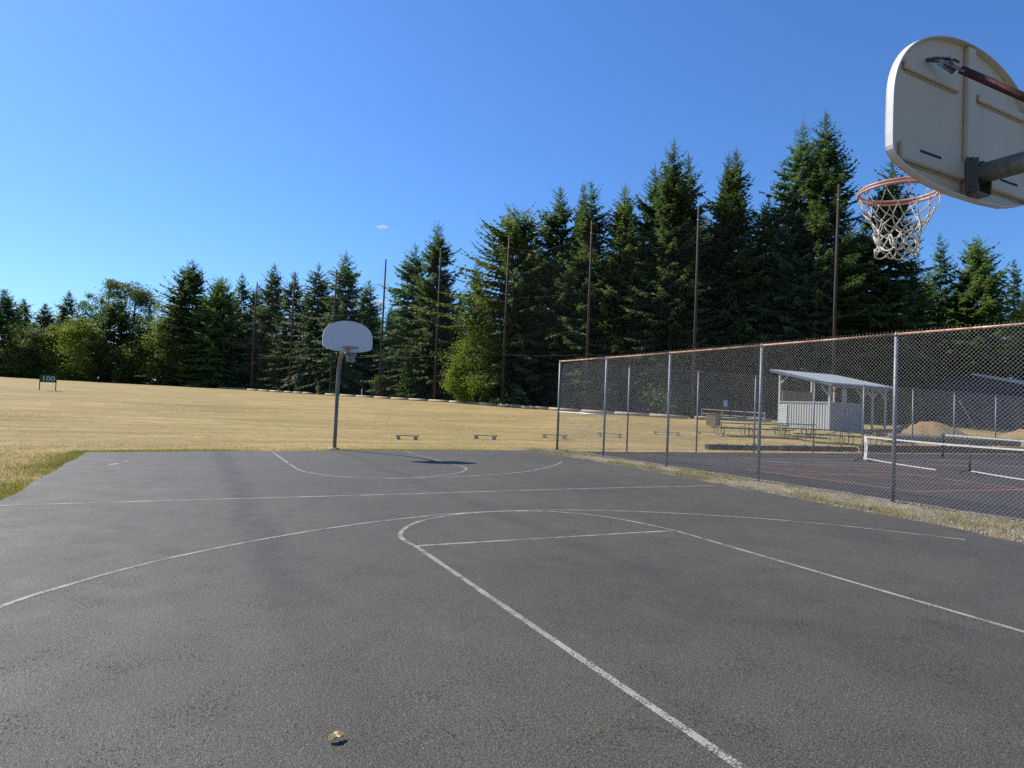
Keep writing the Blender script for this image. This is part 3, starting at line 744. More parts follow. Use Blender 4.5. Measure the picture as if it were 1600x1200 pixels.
def pickleball():
    A = np.array((23.27, 15.85)); C = np.array((22.39, 11.64)); B = C * 2 - A
    root = empty('portable_net', (0, 0, 0)); tag(root, 'portable net with white top tape and black wheeled stand inside the fenced court', 'net')
    top = lambda t: 0.955 - 0.06 * math.sin(math.pi * min(max(t, 0), 1))
    net_mesh(A, B, 0.10, lambda t: top(t) - 0.03, 0.05, 0.0011, M_NETBLACK, 'net_mesh', root)
    def strip(ts, zf, h, name):
        V = []; d = (B - A) / np.linalg.norm(B - A); nn = np.array((-d[1], d[0]))
        for t in ts:
            p = A + (B - A) * t
            for off, dz in ((-.006, -h / 2), (-.006, h / 2), (.006, h / 2), (.006, -h / 2)): V.append((p[0] + nn[0] * off, p[1] + nn[1] * off, zf(t) + dz))
        n = len(ts); F = [(4 * i + k, 4 * i + (k + 1) % 4, 4 * i + 4 + (k + 1) % 4, 4 * i + 4 + k) for i in range(n - 1) for k in range(4)]
        F += [(3, 2, 1, 0), tuple(4 * (n - 1) + k for k in range(4))]
        return MB().add(V, F).build(name, M_TAPE, root)
    strip(np.linspace(0, 1, 40), top, 0.055, 'top_tape')
    strip(np.linspace(0.0, 0.36, 16), lambda t: 0.135 - 0.115 * math.sin(t * math.pi / 0.75), 0.034, 'bottom_tape')
    strip(np.linspace(0.505, 1.0, 22), lambda t: 0.115 - 0.085 * math.sin((t - .5) * math.pi / .5), 0.034, 'bottom_tape')
    d3 = np.array(((B - A)[0], (B - A)[1])) / np.linalg.norm(B - A)
    # white end sleeve, bowed, with dark unreadable marks
    V = []; n = 14
    for i in range(n):
        t = i / (n - 1); z = 0.08 + 0.89 * t; bow = 0.05 * math.sin(math.pi * t)
        for s in (0.0, 0.14):
            p = A + d3 * (s + bow); V += [(p[0] - .008, p[1], z), (p[0] + .008, p[1], z)]
    F = []
    for i in range(n - 1):
        b_ = 4 * i
        F += [(b_, b_ + 2, b_ + 6, b_ + 4), (b_ + 1, b_ + 5, b_ + 7, b_ + 3), (b_, b_ + 4, b_ + 5, b_ + 1), (b_ + 2, b_ + 3, b_ + 7, b_ + 6)]
    F += [(0, 1, 3, 2), (4 * n - 4, 4 * n - 2, 4 * n - 1, 4 * n - 3)]
    sl = MB().add(V, F).build('end_sleeve', M_TAPE, root)
    mk = MB(); rng = np.random.default_rng(4)
    for z in np.arange(0.36, 0.76, 0.034):
        p = A + d3 * (0.075 + 0.05 * math.sin(math.pi * (z - .08) / .89)); w = rng.uniform(.03, .06)
        mk.box((p[0] - 0.010, p[1], z), (0.004, w, 0.018))
    mk.build('print_marks', M_NAVY, sl)['kind'] = 'stuff'
    def stand(P, nm, wheels):
        st = MB(); st.tube([(P[0], P[1], 0.10), (P[0], P[1], 0.97)], 0.013, 8); s_ = st.build('stand_post', M_BLACK, root)
        f = MB(); nn = np.array((-d3[1], d3[0]))
        f.tube([(P[0] - nn[0] * .32, P[1] - nn[1] * .32, .05), (P[0] - nn[0] * .16, P[1] - nn[1] * .16, .11), (P[0], P[1], .13), (P[0] + nn[0] * .16, P[1] + nn[1] * .16, .11), (P[0] + nn[0] * .32, P[1] + nn[1] * .32, .05)], 0.020, 8)
        f.tube([(P[0], P[1], .10), (P[0], P[1], .36), (P[0], P[1], .40)], [0.03, 0.03, 0.055] if wheels else [.02, .02, .02], 8); f.build('stand_foot', M_BLACK, root)
        for sg in (-1, 1):
            c = np.array((P[0] + nn[0] * .34 * sg, P[1] + nn[1] * .34 * sg, 0.055))
            w = MB(); ax = np.array((d3[0], d3[1], 0)) * 0.02
            w.tube([c - ax, c + ax], 0.055, 14); wh = w.build('wheel', M_BLACK, root)
            MB().tube([c - ax * 1.15, c + ax * 1.15], 0.028, 10).build('hub', M_WHITE, wh)
    stand(A - d3 * 0.02, 'end', False); stand(C, 'mid', True); stand(B + d3 * 0.02, 'end', False)
pickleball()
def tennis_net():
    root = empty('tennis_net', (0, 0, 0)); tag(root, 'tennis net with white tape hung from dark green posts at the far end', 'tennis net')
    A = np.array((31.56, 17.57)); B = np.array((31.56, 5.6)); top = lambda t: 1.07 - 0.14 * (1 - abs(2 * t - 1))
    for P in (A, B):
        MB().tube([(P[0], P[1], -0.05), (P[0], P[1], 1.10), (P[0], P[1], 1.13)], [0.05, 0.05, 0.03], 12).build('post', M_GREENPOST, root)
    MB().box((A[0] + .09, A[1] - .05, 0.62), (0.07, 0.05, 0.12), None, .008).build('crank', M_GREENPOST, root)
    net_mesh(A - (0, .1), B + (0, .1), 0.06, lambda t: top(t) - .03, 0.05, 0.0012, M_NETBLACK, 'net_mesh', root)
    V = []; ts = np.linspace(0.01, 0.99, 24)
    for t in ts:
        p = A + (B - A) * t
        for ox, oz in ((-.008, -.03), (-.008, .03), (.008, .03), (.008, -.03)): V.append((p[0] + ox, p[1], top(t) + oz))
    n = len(ts); F = [(4 * i + k, 4 * i + (k + 1) % 4, 4 * i + 4 + (k + 1) % 4, 4 * i + 4 + k) for i in range(n - 1) for k in range(4)] + [(3, 2, 1, 0), tuple(4 * (n - 1) + k for k in range(4))]
    MB().add(V, F).build('top_tape', M_TAPE, root)
tennis_net()

# ------------------------------------------------------------------ low boards on concrete feet in the field
DIV = [((7.54, 25.31), (8.42, 25.11), 'low board on concrete feet nearest the far hoop, leftmost of its row'),
       ((11.44, 26.3), (12.31, 25.8), 'low board on concrete feet midway between far hoop and fence corner'),
       ((15.65, 27.5), (16.57, 26.75), 'low board on concrete feet cut by the corner fence post'),
       ((19.87, 28.9), (20.7, 27.9), 'low board on concrete feet seen through the first bay of the side fence'),
       ((24.56, 29.9), (25.7, 28.94), 'low board on concrete feet behind the second bay of the side fence'),
       ((28.2, 30.2), (28.9, 28.7), 'low board on concrete feet just left of the green picnic tables')]
for a, b, lab in DIV:
    c = ((a[0] + b[0]) / 2, (a[1] + b[1]) / 2); L = math.hypot(b[0] - a[0], b[1] - a[1]); rz = math.atan2(b[1] - a[1], b[0] - a[0])
    root = empty('board_divider', (c[0], c[1], gz(*c)), rz); tag(root, lab, 'field divider', 'low boards on concrete feet in the field')
    MB().box((0, 0, 0.155), (L * 1.02, 0.14, 0.035), None, .006).build('board', M_DIVBOARD, root)
    for sg in (-1, 1):
        MB().prism([(-0.155, 0), (0.155, 0), (0.085, 0.137), (-0.085, 0.137)], -0.075, 0.075, lambda u, v, h, s=sg: (s * (L / 2 - 0.10) + h, u, v - .015)).build('foot', M_CONC, root)
    MB().box((L / 2 + .012, 0, .155), (.03, .16, .07), None, .006).build('end_cap', M_BLACK, root)

# ------------------------------------------------------------------ hundred sign, flags
sx, sy = -10.84, 65.84
rz = math.atan2(0.35, 0.70)
root = empty('distance_sign', (sx, sy, gz(sx, sy)), rz * 0.5); tag(root, 'dark green board reading 100 on two posts in the field', 'distance sign')
for sg in (-1, 1): MB().box((sg * 0.56, 0, 0.6), (0.07, 0.07, 1.26), None, .008).build('post', M_SIGNGREEN, root)
pn = MB().box((0, -0.05, 0.98), (1.20, 0.03, 0.62), None, .006).build('panel', M_SIGNGREEN, root)
fc = bpy.data.curves.new('numerals', 'FONT'); fc.body = '100'; fc.size = 0.56; fc.align_x = 'CENTER'; fc.align_y = 'CENTER'; fc.extrude = 0.004; fc.offset = 0.012
fo = bpy.data.objects.new('numerals_tmp', fc); COL.objects.link(fo)
bpy.context.view_layer.update()
me = bpy.data.meshes.new_from_object(fo.evaluated_get(bpy.context.evaluated_depsgraph_get()))
bpy.data.objects.remove(fo, do_unlink=True)
me.materials.clear(); me.materials.append(M_SIGNTEXT)
no = link('numerals', me, pn); no.rotation_euler = (math.pi / 2, 0, 0); no.location = (0, -0.072, 0.97); no.scale = (1.12, 1, 1)
for (x, y, mt, lab, nm) in ((-14.8, 133.0, M_WHITE, 'small white flag on a thin stick before the left trees', 'range_flag'), (-0.2, 140.0, M_ORANGE, 'small orange flag on a thin stick below the big pointed fir', 'range_flag')):
    root = empty(nm, (x, y, gz(x, y))); tag(root, lab, 'flag')
    root.scale = (.62, .62, .62); MB().tube([(0, 0, -.05), (0, 0, 1.75)], 0.02, 6).build('stick', M_GALV, root)
    V = []; n = 7
    for i in range(n):
        for zz in (1.15, 1.72):
            for dy in (-.008, .008): V.append((0.02 + i * 0.06, 0.05 * math.sin(i * 1.1) + dy, zz - 0.05 * i * (zz < 1.5) * -0.3))
    F = []
    for i in range(n - 1):
        b_ = 4 * i; F += [(b_, b_ + 4, b_ + 6, b_ + 2), (b_ + 1, b_ + 3, b_ + 7, b_ + 5), (b_, b_ + 1, b_ + 5, b_ + 4), (b_ + 2, b_ + 6, b_ + 7, b_ + 3)]
    MB().add(V, F).build('cloth', mt, root)

# ------------------------------------------------------------------ driving-range poles, netting, edging beams
ORD = ['leftmost', 'second', 'third', 'fourth', 'fifth', 'sixth', 'seventh', 'eighth', 'ninth', 'rightmost']
rngp = np.random.default_rng(21)
for i, (x, y, H) in enumerate(POLES):
    root = empty('net_pole', (x, y, gz(x, y)))
    tag(root, ('%s tall brown wooden net pole of the row along the trees' % ORD[i]) if i in (0, 9) else '%s tall brown wooden net pole counted from the left along the trees' % ORD[i], 'pole', 'wooden poles carrying the range net')
    bx, by = rngp.normal(0, .05, 2)
    MB().tube([(0, 0, -0.3), (bx, by, H * .5), (0, 0, H)], [0.165, 0.145, 0.11], 10).build('shaft', M_POLEWOOD, root)
    MB().tube([(0, 0, H * .93), (0, 0, H * .93 + .12)], 0.135, 10).build('collar', M_GALV, root)
root = empty('safety_net', (POLES[0][0], POLES[0][1], 0)); tag(root, 'fine dark netting hung between the tall wooden poles', 'net')
ox, oy = POLES[0][0], POLES[0][1]
for (ax, ay, ah), (bx, by, bh) in zip(POLES[:-1], POLES[1:]):
    za, zb = gz(ax, ay), gz(bx, by); nx, nz = 12, 4; V = []
    dx, dy = bx - ax, by - ay; L = math.hypot(dx, dy); px_, py_ = dy / L * 0.26, -dx / L * 0.26
    for i in range(nx + 1):
        t = i / nx; base = za + (zb - za) * t; topz = (za + ah * .93) * (1 - t) + (zb + bh * .93) * t - 1.0 * 4 * t * (1 - t) * (0.75 + .25 * math.sin(ax))
        for k in range(nz + 1): V.append((ax + dx * t + px_ - ox, ay + dy * t + py_ - oy, base + .1 + (topz - base - .1) * k / nz))
    F = [(i * (nz + 1) + k, (i + 1) * (nz + 1) + k, (i + 1) * (nz + 1) + k + 1, i * (nz + 1) + k + 1) for i in range(nx) for k in range(nz)]
    link('net_panel', npmesh('net_panel', V, F, M_NETTING), root)
    for fr, sag, r in ((0.93, 1.0, .007), (0.63, .25, .006), (0.30, .2, .007)):
        pts = []
        for i in range(11):
            t = i / 10; q = 4 * t * (1 - t) * sag * ((0.75 + .25 * math.sin(ax)) if fr > .9 else 1)
            pts.append((ax + dx * t + px_ * 1.1 - ox, ay + dy * t + py_ * 1.1 - oy, (za + ah * fr) * (1 - t) + (zb + bh * fr) * t - q))
        MB().tube(pts, r, 5).build('cable', M_FRAME, root)
names = ['leftmost pale edging beam, at the foot of the leftmost net poles', 'pale edging beam just left of the far hoop pole base', 'pale edging beam just right of the far hoop pole base', 'pale edging beam at the foot of the sixth net pole', 'pale edging beam under the bright birch',
         'pale edging beam reaching the corner post of the fence', 'pale edging beam seen through the first fence bays', 'pale edging beam seen through the fence below the small white notice', 'pale edging beam ending near the picnic shelter']
for i in range(9):
    (ax, ay, _), (bx, by, _) = POLES[i], POLES[i + 1]
    dx, dy = bx - ax, by - ay; L = math.hypot(dx, dy); px_, py_ = dy / L * 0.9, -dx / L * 0.9
    if i == 8: bx, by = ax + dx * .55, ay + dy * .55
    p0 = np.array((ax + px_, ay + py_)); p1 = np.array((bx + px_, by + py_)); p0, p1 = p0 + (p1 - p0) * 0.012, p1 - (p1 - p0) * (.012 if i != 2 else .3)
    if i == 1: p0 = p0 + (p1 - p0) * .03
    c = (p0 + p1) / 2; root = empty('edging_beam', (c[0], c[1], gz(*c))); tag(root, names[i], 'timber beam', 'pale beams edging the field')
    K = 3
    for k in range(K):
        a = p0 + (p1 - p0) * (k / K + .001); b = p0 + (p1 - p0) * ((k + 1) / K - .001)
        MB().tube([(a[0] - c[0], a[1] - c[1], gz(*a) - gz(*c) + .13), (b[0] - c[0], b[1] - c[1], gz(*b) - gz(*c) + .13)], 0.165, 10).build('timber', M_BEAM, root)
# ------------------------------------------------------------------ picnic shelter
def shelter():
    X0, Y0, X1, Y1 = 42.18, 31.48, 48.85, 35.95; g = 0.62
    root = empty('picnic_shelter', (X0, Y0, g)); tag(root, 'white open shelter with sloping blue-grey metal roof and half-height batten wall', 'shelter')
    W, D = X1 - X0, Y1 - Y0
    zr = lambda y: 3.55 + (y - 0.0) * 0.215          # roof underside above ground, rising away from us
    MB().box((W / 2, D / 2, 0.03), (W + .3, D + .3, 0.14)).build('slab', M_CONC, root)
    for (x, y, w, mt) in ((0, 0, .15, M_SHEDWHITE), (0, D, .16, M_SHEDWHITE), (3.75, 0, .14, M_SHEDBEIGE), (4.98, 0, .13, M_SHEDBEIGE), (6.55, 0, .13, M_SHEDBEIGE), (3.75, D, .14, M_SHEDBEIGE), (6.55, D, .13, M_SHEDBEIGE)):
        MB().box((x, y, (zr(y) + .1) / 2), (w, w, zr(y) - .1), None, .008).build('post', mt, root)
    for (x, y, dx, dy, mt) in ((0, 0, 0, 1, M_SHEDWHITE), (0, D, 0, -1, M_SHEDWHITE), (0, 0, 1, 0, M_SHEDBEIGE), (3.75, 0, -1, 0, M_SHEDBEIGE), (3.75, 0, 1, 0, M_SHEDBEIGE), (4.98, 0, -1, 0, M_SHEDBEIGE), (6.55, 0, -1, 0, M_SHEDBEIGE), (4.98, 0, 1, 0, M_SHEDBEIGE)):
        h = zr(y); MB().bar((x + dx * .06, y + dy * .06, h - .85), (x + dx * .72, y + dy * .72, h - .18 + dy * .12), .09, .09).build('knee_brace', mt, root)
    for y in (0, D):
        MB().box((W / 2, y, zr(y) - .10), (W + .2, .11, .20)).build('beam', M_SHEDBEIGE if y == 0 else M_SHEDWHITE, root)
    for x in (0.0, 3.75, 6.55):
        MB().bar((x, -.55, zr(-.55) + .05), (x, D + .3, zr(D + .3) + .05), .09, .14).build('rafter', M_SHEDWHITE, root)
    # half wall of battens on the left side, panel walls behind
    wl = MB(); wl.box((0.03, D / 2, 1.13), (.03, D - .16, 2.05)); wo = wl.build('half_wall', M_SHEDWHITE, root)
    n = 19
    for k in range(n):
        y = .18 + (D - .36) * k / (n - 1); MB().box((-0.005, y, 1.13), (.035, .085, 2.04), None, .006).build('batten', M_SHEDWHITE, wo)
    MB().box((-.02, D / 2, 2.19), (.12, D - .14, .07), None, .006).build('rail_cap', M_SHEDWHITE, wo)
    q = MB().box((-.06, D - .42, 1.05), (.03, .72, 1.85), None, .006).build('notice_panel', simple('notice_board', (.50, .56, .50), (.42, .48, .43), 7, .6), root)
    l = MB()
    for z in np.arange(.25, 1.85, .17): l.box((-.078, D - .42, z + .05), (.004, .54, .022))
    l.build('print_lines', M_GREYWOOD, q)['kind'] = 'stuff'
    MB().box((1.88, .02, 1.13), (3.60, .04, 2.05)).build('side_wall', M_SHEDWALL, root)
    for k in range(9): MB().box((.22 + k * .41, -.012, 1.13), (.05, .022, 2.03)).build('batten', M_SHEDWALL, root)
    MB().box((1.9, .02, 2.19), (3.5, .10, .07)).build('rail_cap', M_SHEDBEIGE, root)
    MB().box((2.0, D - .02, 1.6), (3.5, .05, 3.0)).build('back_wall', M_SHEDWALL, root)
    MB().box((2.05, .30, 2.75), (.30, .22, 1.1), None, .01).build('cabinet', M_SHEDBEIGE, root)
    # roof of ribbed sheets
    ya, yb, xa, xb = -.72, D + .42, -.72, W + .35
    rf = MB().add([(xa, ya, zr(ya) + .12), (xb, ya, zr(ya) + .12), (xb, yb, zr(yb) + .12), (xa, yb, zr(yb) + .12), (xa, ya, zr(ya) + .17), (xb, ya, zr(ya) + .17), (xb, yb, zr(yb) + .17), (xa, yb, zr(yb) + .17)],
                  [(3, 2, 1, 0), (4, 5, 6, 7), (0, 1, 5, 4), (1, 2, 6, 5), (2, 3, 7, 6), (3, 0, 4, 7)]).build('roof', M_ROOF, root)
    for k in range(17):
        x = xa + .06 + (xb - xa - .12) * k / 16
        MB().bar((x, ya + .01, zr(ya) + .185), (x, yb - .01, zr(yb) + .185), .05, .035).build('roof_rib', M_ROOF, rf)
    MB().bar((xa - .02, ya, zr(ya) + .08), (xa - .02, yb, zr(yb) + .08), .03, .20).build('fascia', M_FASCIA, root)
    MB().box(((xa + xb) / 2, ya - .02, zr(ya) + .07), (xb - xa, .03, .18)).build('fascia', M_FASCIA, root)
shelter()

# ------------------------------------------------------------------ navy building at the right
def navy():
    W, D, H = 9.0, 14.0, 3.6; rise = 1.62; rz = R(7)
    px, py = 65.74, 33.94                       # gable peak seen from the court
    ox, oy = px + math.sin(rz) * D / 2, py - math.cos(rz) * D / 2
    root = empty('navy_building', (ox, oy, 1.05), rz); tag(root, 'low navy building with pale roof edge at the right behind the fence', 'building')
    MB().add([(0, 0, -.9), (W, 0, -.9), (W, D, -.9), (0, D, -.9), (0, 0, H), (W, 0, H), (W, D, H), (0, D, H), (0, D / 2, H + rise), (W, D / 2, H + rise)],
             [(0, 1, 5, 4), (2, 3, 7, 6), (0, 4, 8, 7, 3), (1, 2, 6, 9, 5), (3, 2, 1, 0), (4, 5, 9, 8), (6, 7, 8, 9)]).build('wall', M_NAVY, root)
    for sg, mt in ((0, M_PALEROOF), (1, M_NAVY)):  # same roof: left slope takes the dark navy to paint in its shade
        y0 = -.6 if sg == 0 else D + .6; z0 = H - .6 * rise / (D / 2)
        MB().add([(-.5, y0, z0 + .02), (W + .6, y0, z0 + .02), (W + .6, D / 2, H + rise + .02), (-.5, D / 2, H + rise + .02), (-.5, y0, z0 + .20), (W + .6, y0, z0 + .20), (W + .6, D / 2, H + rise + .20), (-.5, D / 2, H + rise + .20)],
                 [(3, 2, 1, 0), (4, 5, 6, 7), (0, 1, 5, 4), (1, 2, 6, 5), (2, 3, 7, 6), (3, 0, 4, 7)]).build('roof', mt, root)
    MB().box((-.03, 1.1, .55), (.06, 2.4, 1.7), None, .01).build('door', M_BLUEPANEL, root)
    w = MB().box((-.02, 9.5, 1.7), (.05, 1.4, 1.0)).build('window', M_BLACK, root)
    MB().box((-.05, 9.5, 1.17), (.09, 1.55, .07)).build('sill', M_PALEROOF, w)
navy()

# ------------------------------------------------------------------ picnic tables
def picnic(loc, rz, label, top_m, frame_m, L=1.85):
    root = empty('picnic_table', (loc[0], loc[1], gz(*loc)), rz); tag(root, label, 'picnic table', 'picnic tables beyond the tennis court')
    for k in range(5): MB().box((0, -.30 + .15 * k, .745), (L, .138, .06), None, .006).build('tabletop_plank', top_m, root)
    for sg in (-1, 1):
        for k in range(2): MB().box((0, sg * (.66 + .145 * k), .445), (L, .135, .055), None, .006).build('bench_plank', top_m, root)
    for sx in (-1, 1):
        x = sx * (L / 2 - .28)
        MB().tube([(x, -.36, .70), (x, -.30, .05), (x, -.24, .02), (x, .24, .02), (x, .30, .05), (x, .36, .70)], .022, 8).build('leg_frame', frame_m, root)
        for sg in (-1, 1):
            MB().tube([(x, sg * .24, .30), (x, sg * .55, .40), (x, sg * .80, .42), (x, sg * .86, .36), (x, sg * .84, .12), (x, sg * .74, .02), (x, sg * .55, .02)], .02, 8).build('seat_frame', frame_m, root)
        MB().tube([(x, 0, .68), (sx * .12, 0, .40), (0, 0, .38)], .014, 6).build('diagonal_brace', frame_m, root)
A = -0.42
picnic((30.3, 29.3), A, 'green picnic table at the left end of the table group', M_TABLE, M_FRAME, 2.3)
picnic((32.6, 28.7), A + .05, 'green picnic table right beside the fence post left of the shelter', M_TABLE, M_FRAME, 2.6)
picnic((35.6, 29.1), A + .02, 'green picnic table in front of the shelter batten wall', M_TABLE, M_FRAME, 2.5)
picnic((34.1, 26.0), A - .05, 'nearest green picnic table, below the corner post of the shelter', M_TABLE, M_FRAME, 2.6)
picnic((36.3, 25.0), A, 'green picnic table behind the white end of the portable net', M_TABLE, M_FRAME, 2.3)
picnic((41.4, 26.9), A + .1, 'grey wooden picnic table with brown frame right of the shelter', M_TABLEWOOD, M_BROWNWOOD, 2.3)

# bin, logs, timbers, soil mounds, leaning stick
root = empty('litter_bin', (35.1, 35.9, gz(35.1, 35.9)), .3); tag(root, 'square brown slatted bin left of the green picnic tables', 'bin')
for k in range(8):
    for sx, sy in ((0, -1), (0, 1), (-1, 0), (1, 0)):
        t = -.33 + .095 * k
        MB().box((sx * .37 if sx else t, sy * .37 if sy else t, .5), (.03 if sx else .08, .03 if sy else .08, .9)).build('slat', M_BINWOOD, root)
MB().box((0, 0, .08), (.70, .70, .06)).build('base', M_BROWNWOOD, root)
MB().box((0, 0, .965), (.84, .84, .05), None, .01).build('lid', M_BINWOOD, root)
def log(p0, p1, r, name, label, cat, mat, seed, stubs=0):
    rng = np.random.default_rng(seed); p0 = np.array(p0, float); p1 = np.array(p1, float); c = (p0 + p1) / 2
    root = empty(name, (c[0], c[1], c[2])); tag(root, label, cat)
    n = 14; pts = []; rs = []
    for i in range(n):
        t = i / (n - 1); pts.append(p0 + (p1 - p0) * t - c + rng.normal(0, r * .06, 3)); rs.append(r * (1.05 - .16 * t) * rng.uniform(.93, 1.07))
    MB().tube(pts, rs, 12).build('trunk', mat, root)
    for k in range(stubs):
        t = rng.uniform(.1, .9); q = p0 + (p1 - p0) * t - c; a = rng.uniform(.5, 2.6)
        d = np.array((math.cos(a) * .4, -math.cos(a) * .4, math.sin(a))); MB().tube([q, q + d * r * 1.5], [r * .3, r * .2], 7).build('branch_stub', mat, root)
    return root
log((40.2, 25.8, .60), (44.9, 20.6, .62), .25, 'fallen_log', 'long grey log lying beyond the fence under the soil mounds', 'log', M_LOG, 3, 2)
q = MB().box((0, 0, 0), (.75, .5, .34), Matrix.Rotation(-.5, 3, 'Z'), .05).build('log_chock', M_TIE); q.location = (43.6, 21.9, .17); tag(q, 'dark block propping the right part of the long grey log', 'timber block')
log((20.9, 21.75, .10), (25.0, 21.4, .10), .125, 'dark_log', 'left one of two dark bumpy logs just behind the far fence', 'log', M_TIE, 5, 5)
log((25.2, 21.4, .10), (30.2, 20.95, .11), .135, 'dark_log', 'right one of two dark bumpy logs just behind the far fence', 'log', M_TIE, 6, 5)
root = empty('timber_retainer', (30.6, 21.0, -.05)); tag(root, 'dark stacked timber edging behind the far fence at the right', 'retaining wall')
for k in range(2):
    for j in range(7):
        MB().box((1.15 + j * 2.32, .04 * (k - .5) + .015 * (j % 3), .10 + .19 * k), (2.29, .22, .184), Matrix.Rotation(.006 * ((j * 7 + k) % 3 - 1), 3, 'Z'), .012).build('timber', M_TIE, root)
def mound(c, rx, ry, h, seed, label):
    rng = np.random.default_rng(seed); n = 30; V = []; F = []
    for j in range(n):
        for i in range(n):
            u, v = (i / (n - 1) - .5) * 2, (j / (n - 1) - .5) * 2; r = math.hypot(u, v)
            x, y = c[0] + u * rx, c[1] + v * ry
            z = gz(x, y) - .08 + h * max(0, math.cos(min(r, 1) * math.pi / 2)) ** 1.4 * (1 + .12 * math.sin(u * 5 + seed) * math.cos(v * 4)) + rng.normal(0, .04) + .07 * math.sin(x * 3.1 + seed) * math.sin(y * 2.7)
            V.append((x, y, z))
    for j in range(n - 1):
        for i in range(n - 1): F.append((j * n + i, j * n + i + 1, (j + 1) * n + i + 1, (j + 1) * n + i))
    o = link('soil_mound', npmesh('soil_mound', V, F, M_MOUND, True)); tag(o, label, kind='structure')
mound((47.8, 27.4), 5.0, 3.4, 1.15, 1, 'bare brown soil mound behind the long log')
mound((54.6, 23.9), 4.6, 3.4, 1.30, 2, 'bare brown soil mound at the right edge')
q = MB().tube([(0, 0, 0), (-.6, .25, 1.1), (-1.2, .55, 2.15)], [.035, .03, .022], 7).build('leaning_stick', M_STEM); q.location = (55.1, 28.3, 1.3); tag(q, 'pale stick leaning left before the navy building', 'stick')
# rail fence between the beams and the shelter
root = empty('rail_fence', (46.0, 46.5, gz(46, 46.5))); tag(root, 'low weathered rail fence seen through the mesh left of the shelter', 'rail fence')
rp = [(45.2, 47.8), (45.3, 45.2), (45.2, 42.4), (44.9, 39.8)]
for (x, y) in rp: MB().box((x - 46, y - 46.5, gz(x, y) - gz(46, 46.5) + .45), (.09, .09, 1.0)).build('post', M_GREYWOOD, root)
for (a, b) in zip(rp[:-1], rp[1:]):
    for z in (.42, .86): MB().bar((a[0] - 46, a[1] - 46.5, gz(*a) - gz(46, 46.5) + z), (b[0] - 46, b[1] - 46.5, gz(*b) - gz(46, 46.5) + z), .04, .07).build('rail', M_TABLEWOOD, root)
# grey board fences far behind the net, pale bench table, white post
for (a, b, lab) in (((26.5, 104.5), (33.0, 101.0), 'grey board fence under the trees right of the fifth net pole'), ((35.0, 97.0), (40.5, 91.5), 'grey board fence under the trees right of the sixth net pole')):
    root = empty('board_fence', (a[0], a[1], gz(*a))); tag(root, lab, 'board fence', 'grey board fences under the trees')
    d = np.array(b) - np.array(a); L = np.linalg.norm(d); n = int(L / .30)
    rz_ = math.atan2(d[1], d[0]); root.rotation_euler.z = rz_
    for k in range(n): MB().box((.15 + .30 * k, 0, .95 + .02 * (k % 3)), (.275, .03, 1.9)).build('board', M_GREYWOOD, root)
    for z in (.4, 1.5): MB().box((L / 2, .04, z), (L, .05, .09)).build('rail', M_GREYWOOD, root)
def bench(x, y, lab):
    root = empty('picnic_table', (x, y, gz(x, y)), -.6); tag(root, lab, 'picnic table')
    for k in range(4): MB().box((0, -.28 + .185 * k, .75), (1.9, .17, .05)).build('tabletop_plank', M_BEAM, root)
    for sg in (-1, 1):
        MB().box((0, sg * .75, .45), (1.9, .25, .05)).build('bench_plank', M_BEAM, root)
        MB().bar((sg * .65, -.75, .02), (sg * .65, .25, .74), .09, .06).build('leg', M_BROWNWOOD, root)
        MB().bar((sg * .65 + .07, .75, .02), (sg * .65 + .07, -.25, .74), .09, .06).build('leg', M_BROWNWOOD, root)
        MB().box((sg * .65, 0, .42), (.05, 1.6, .09)).build('bearer', M_BROWNWOOD, root)
bench(31.0, 91.5, 'pale-topped picnic table under the saplings left of the sixth net pole')
q = MB().box((0, 0, .6), (.12, .12, 1.3), None, .02).build('marker_post', M_WHITE); q.location = (22.9, 95.5, gz(22.9, 95.5)); tag(q, 'short white post just left of the fifth net pole', 'post')

# ------------------------------------------------------------------ fallen leaf on the asphalt
def leaf():
    n = 13; V = []; F = []
    for i in range(n):
        u = i / (n - 1)
        w = 0.026 * math.sin(math.pi * min(1, u * .93 + .05)) ** .6 * (1 + .22 * math.sin(u * 15))
        for j in range(9):
            v = (j / 8 - .5) * 2
            x = (u - .5) * .062; y = v * w
            z = .004 + .011 * abs(v) ** 1.5 + .009 * math.sin(u * 3.1) + .003 * math.sin(v * 7 + u * 9) + (.006 if v > 0 else 0) * u
            V.append((x, y * (1 - .35 * abs(v)), z))
    for i in range(n - 1):
        for j in range(8): F.append((i * 9 + j, (i + 1) * 9 + j, (i + 1) * 9 + j + 1, i * 9 + j + 1))
    root = empty('fallen_leaf', (0.68, 2.99, 0.003), 0.25); root.scale = (1.15, 1.15, 1.15); tag(root, 'curled yellow leaf lying on the asphalt near the bottom of the photo', 'leaf')
    o = link('blade', npmesh('blade', V, F, M_LEAF, True), root); md = o.modifiers.new('thick', 'SOLIDIFY'); md.thickness = .0006
    MB().tube([(.026, 0, .012), (.040, -.004, .016), (.052, -.012, .012), (.058, -.016, .010)], [.0016, .0013, .0012, .0014], 6).build('stalk', M_STEM, root)
leaf()
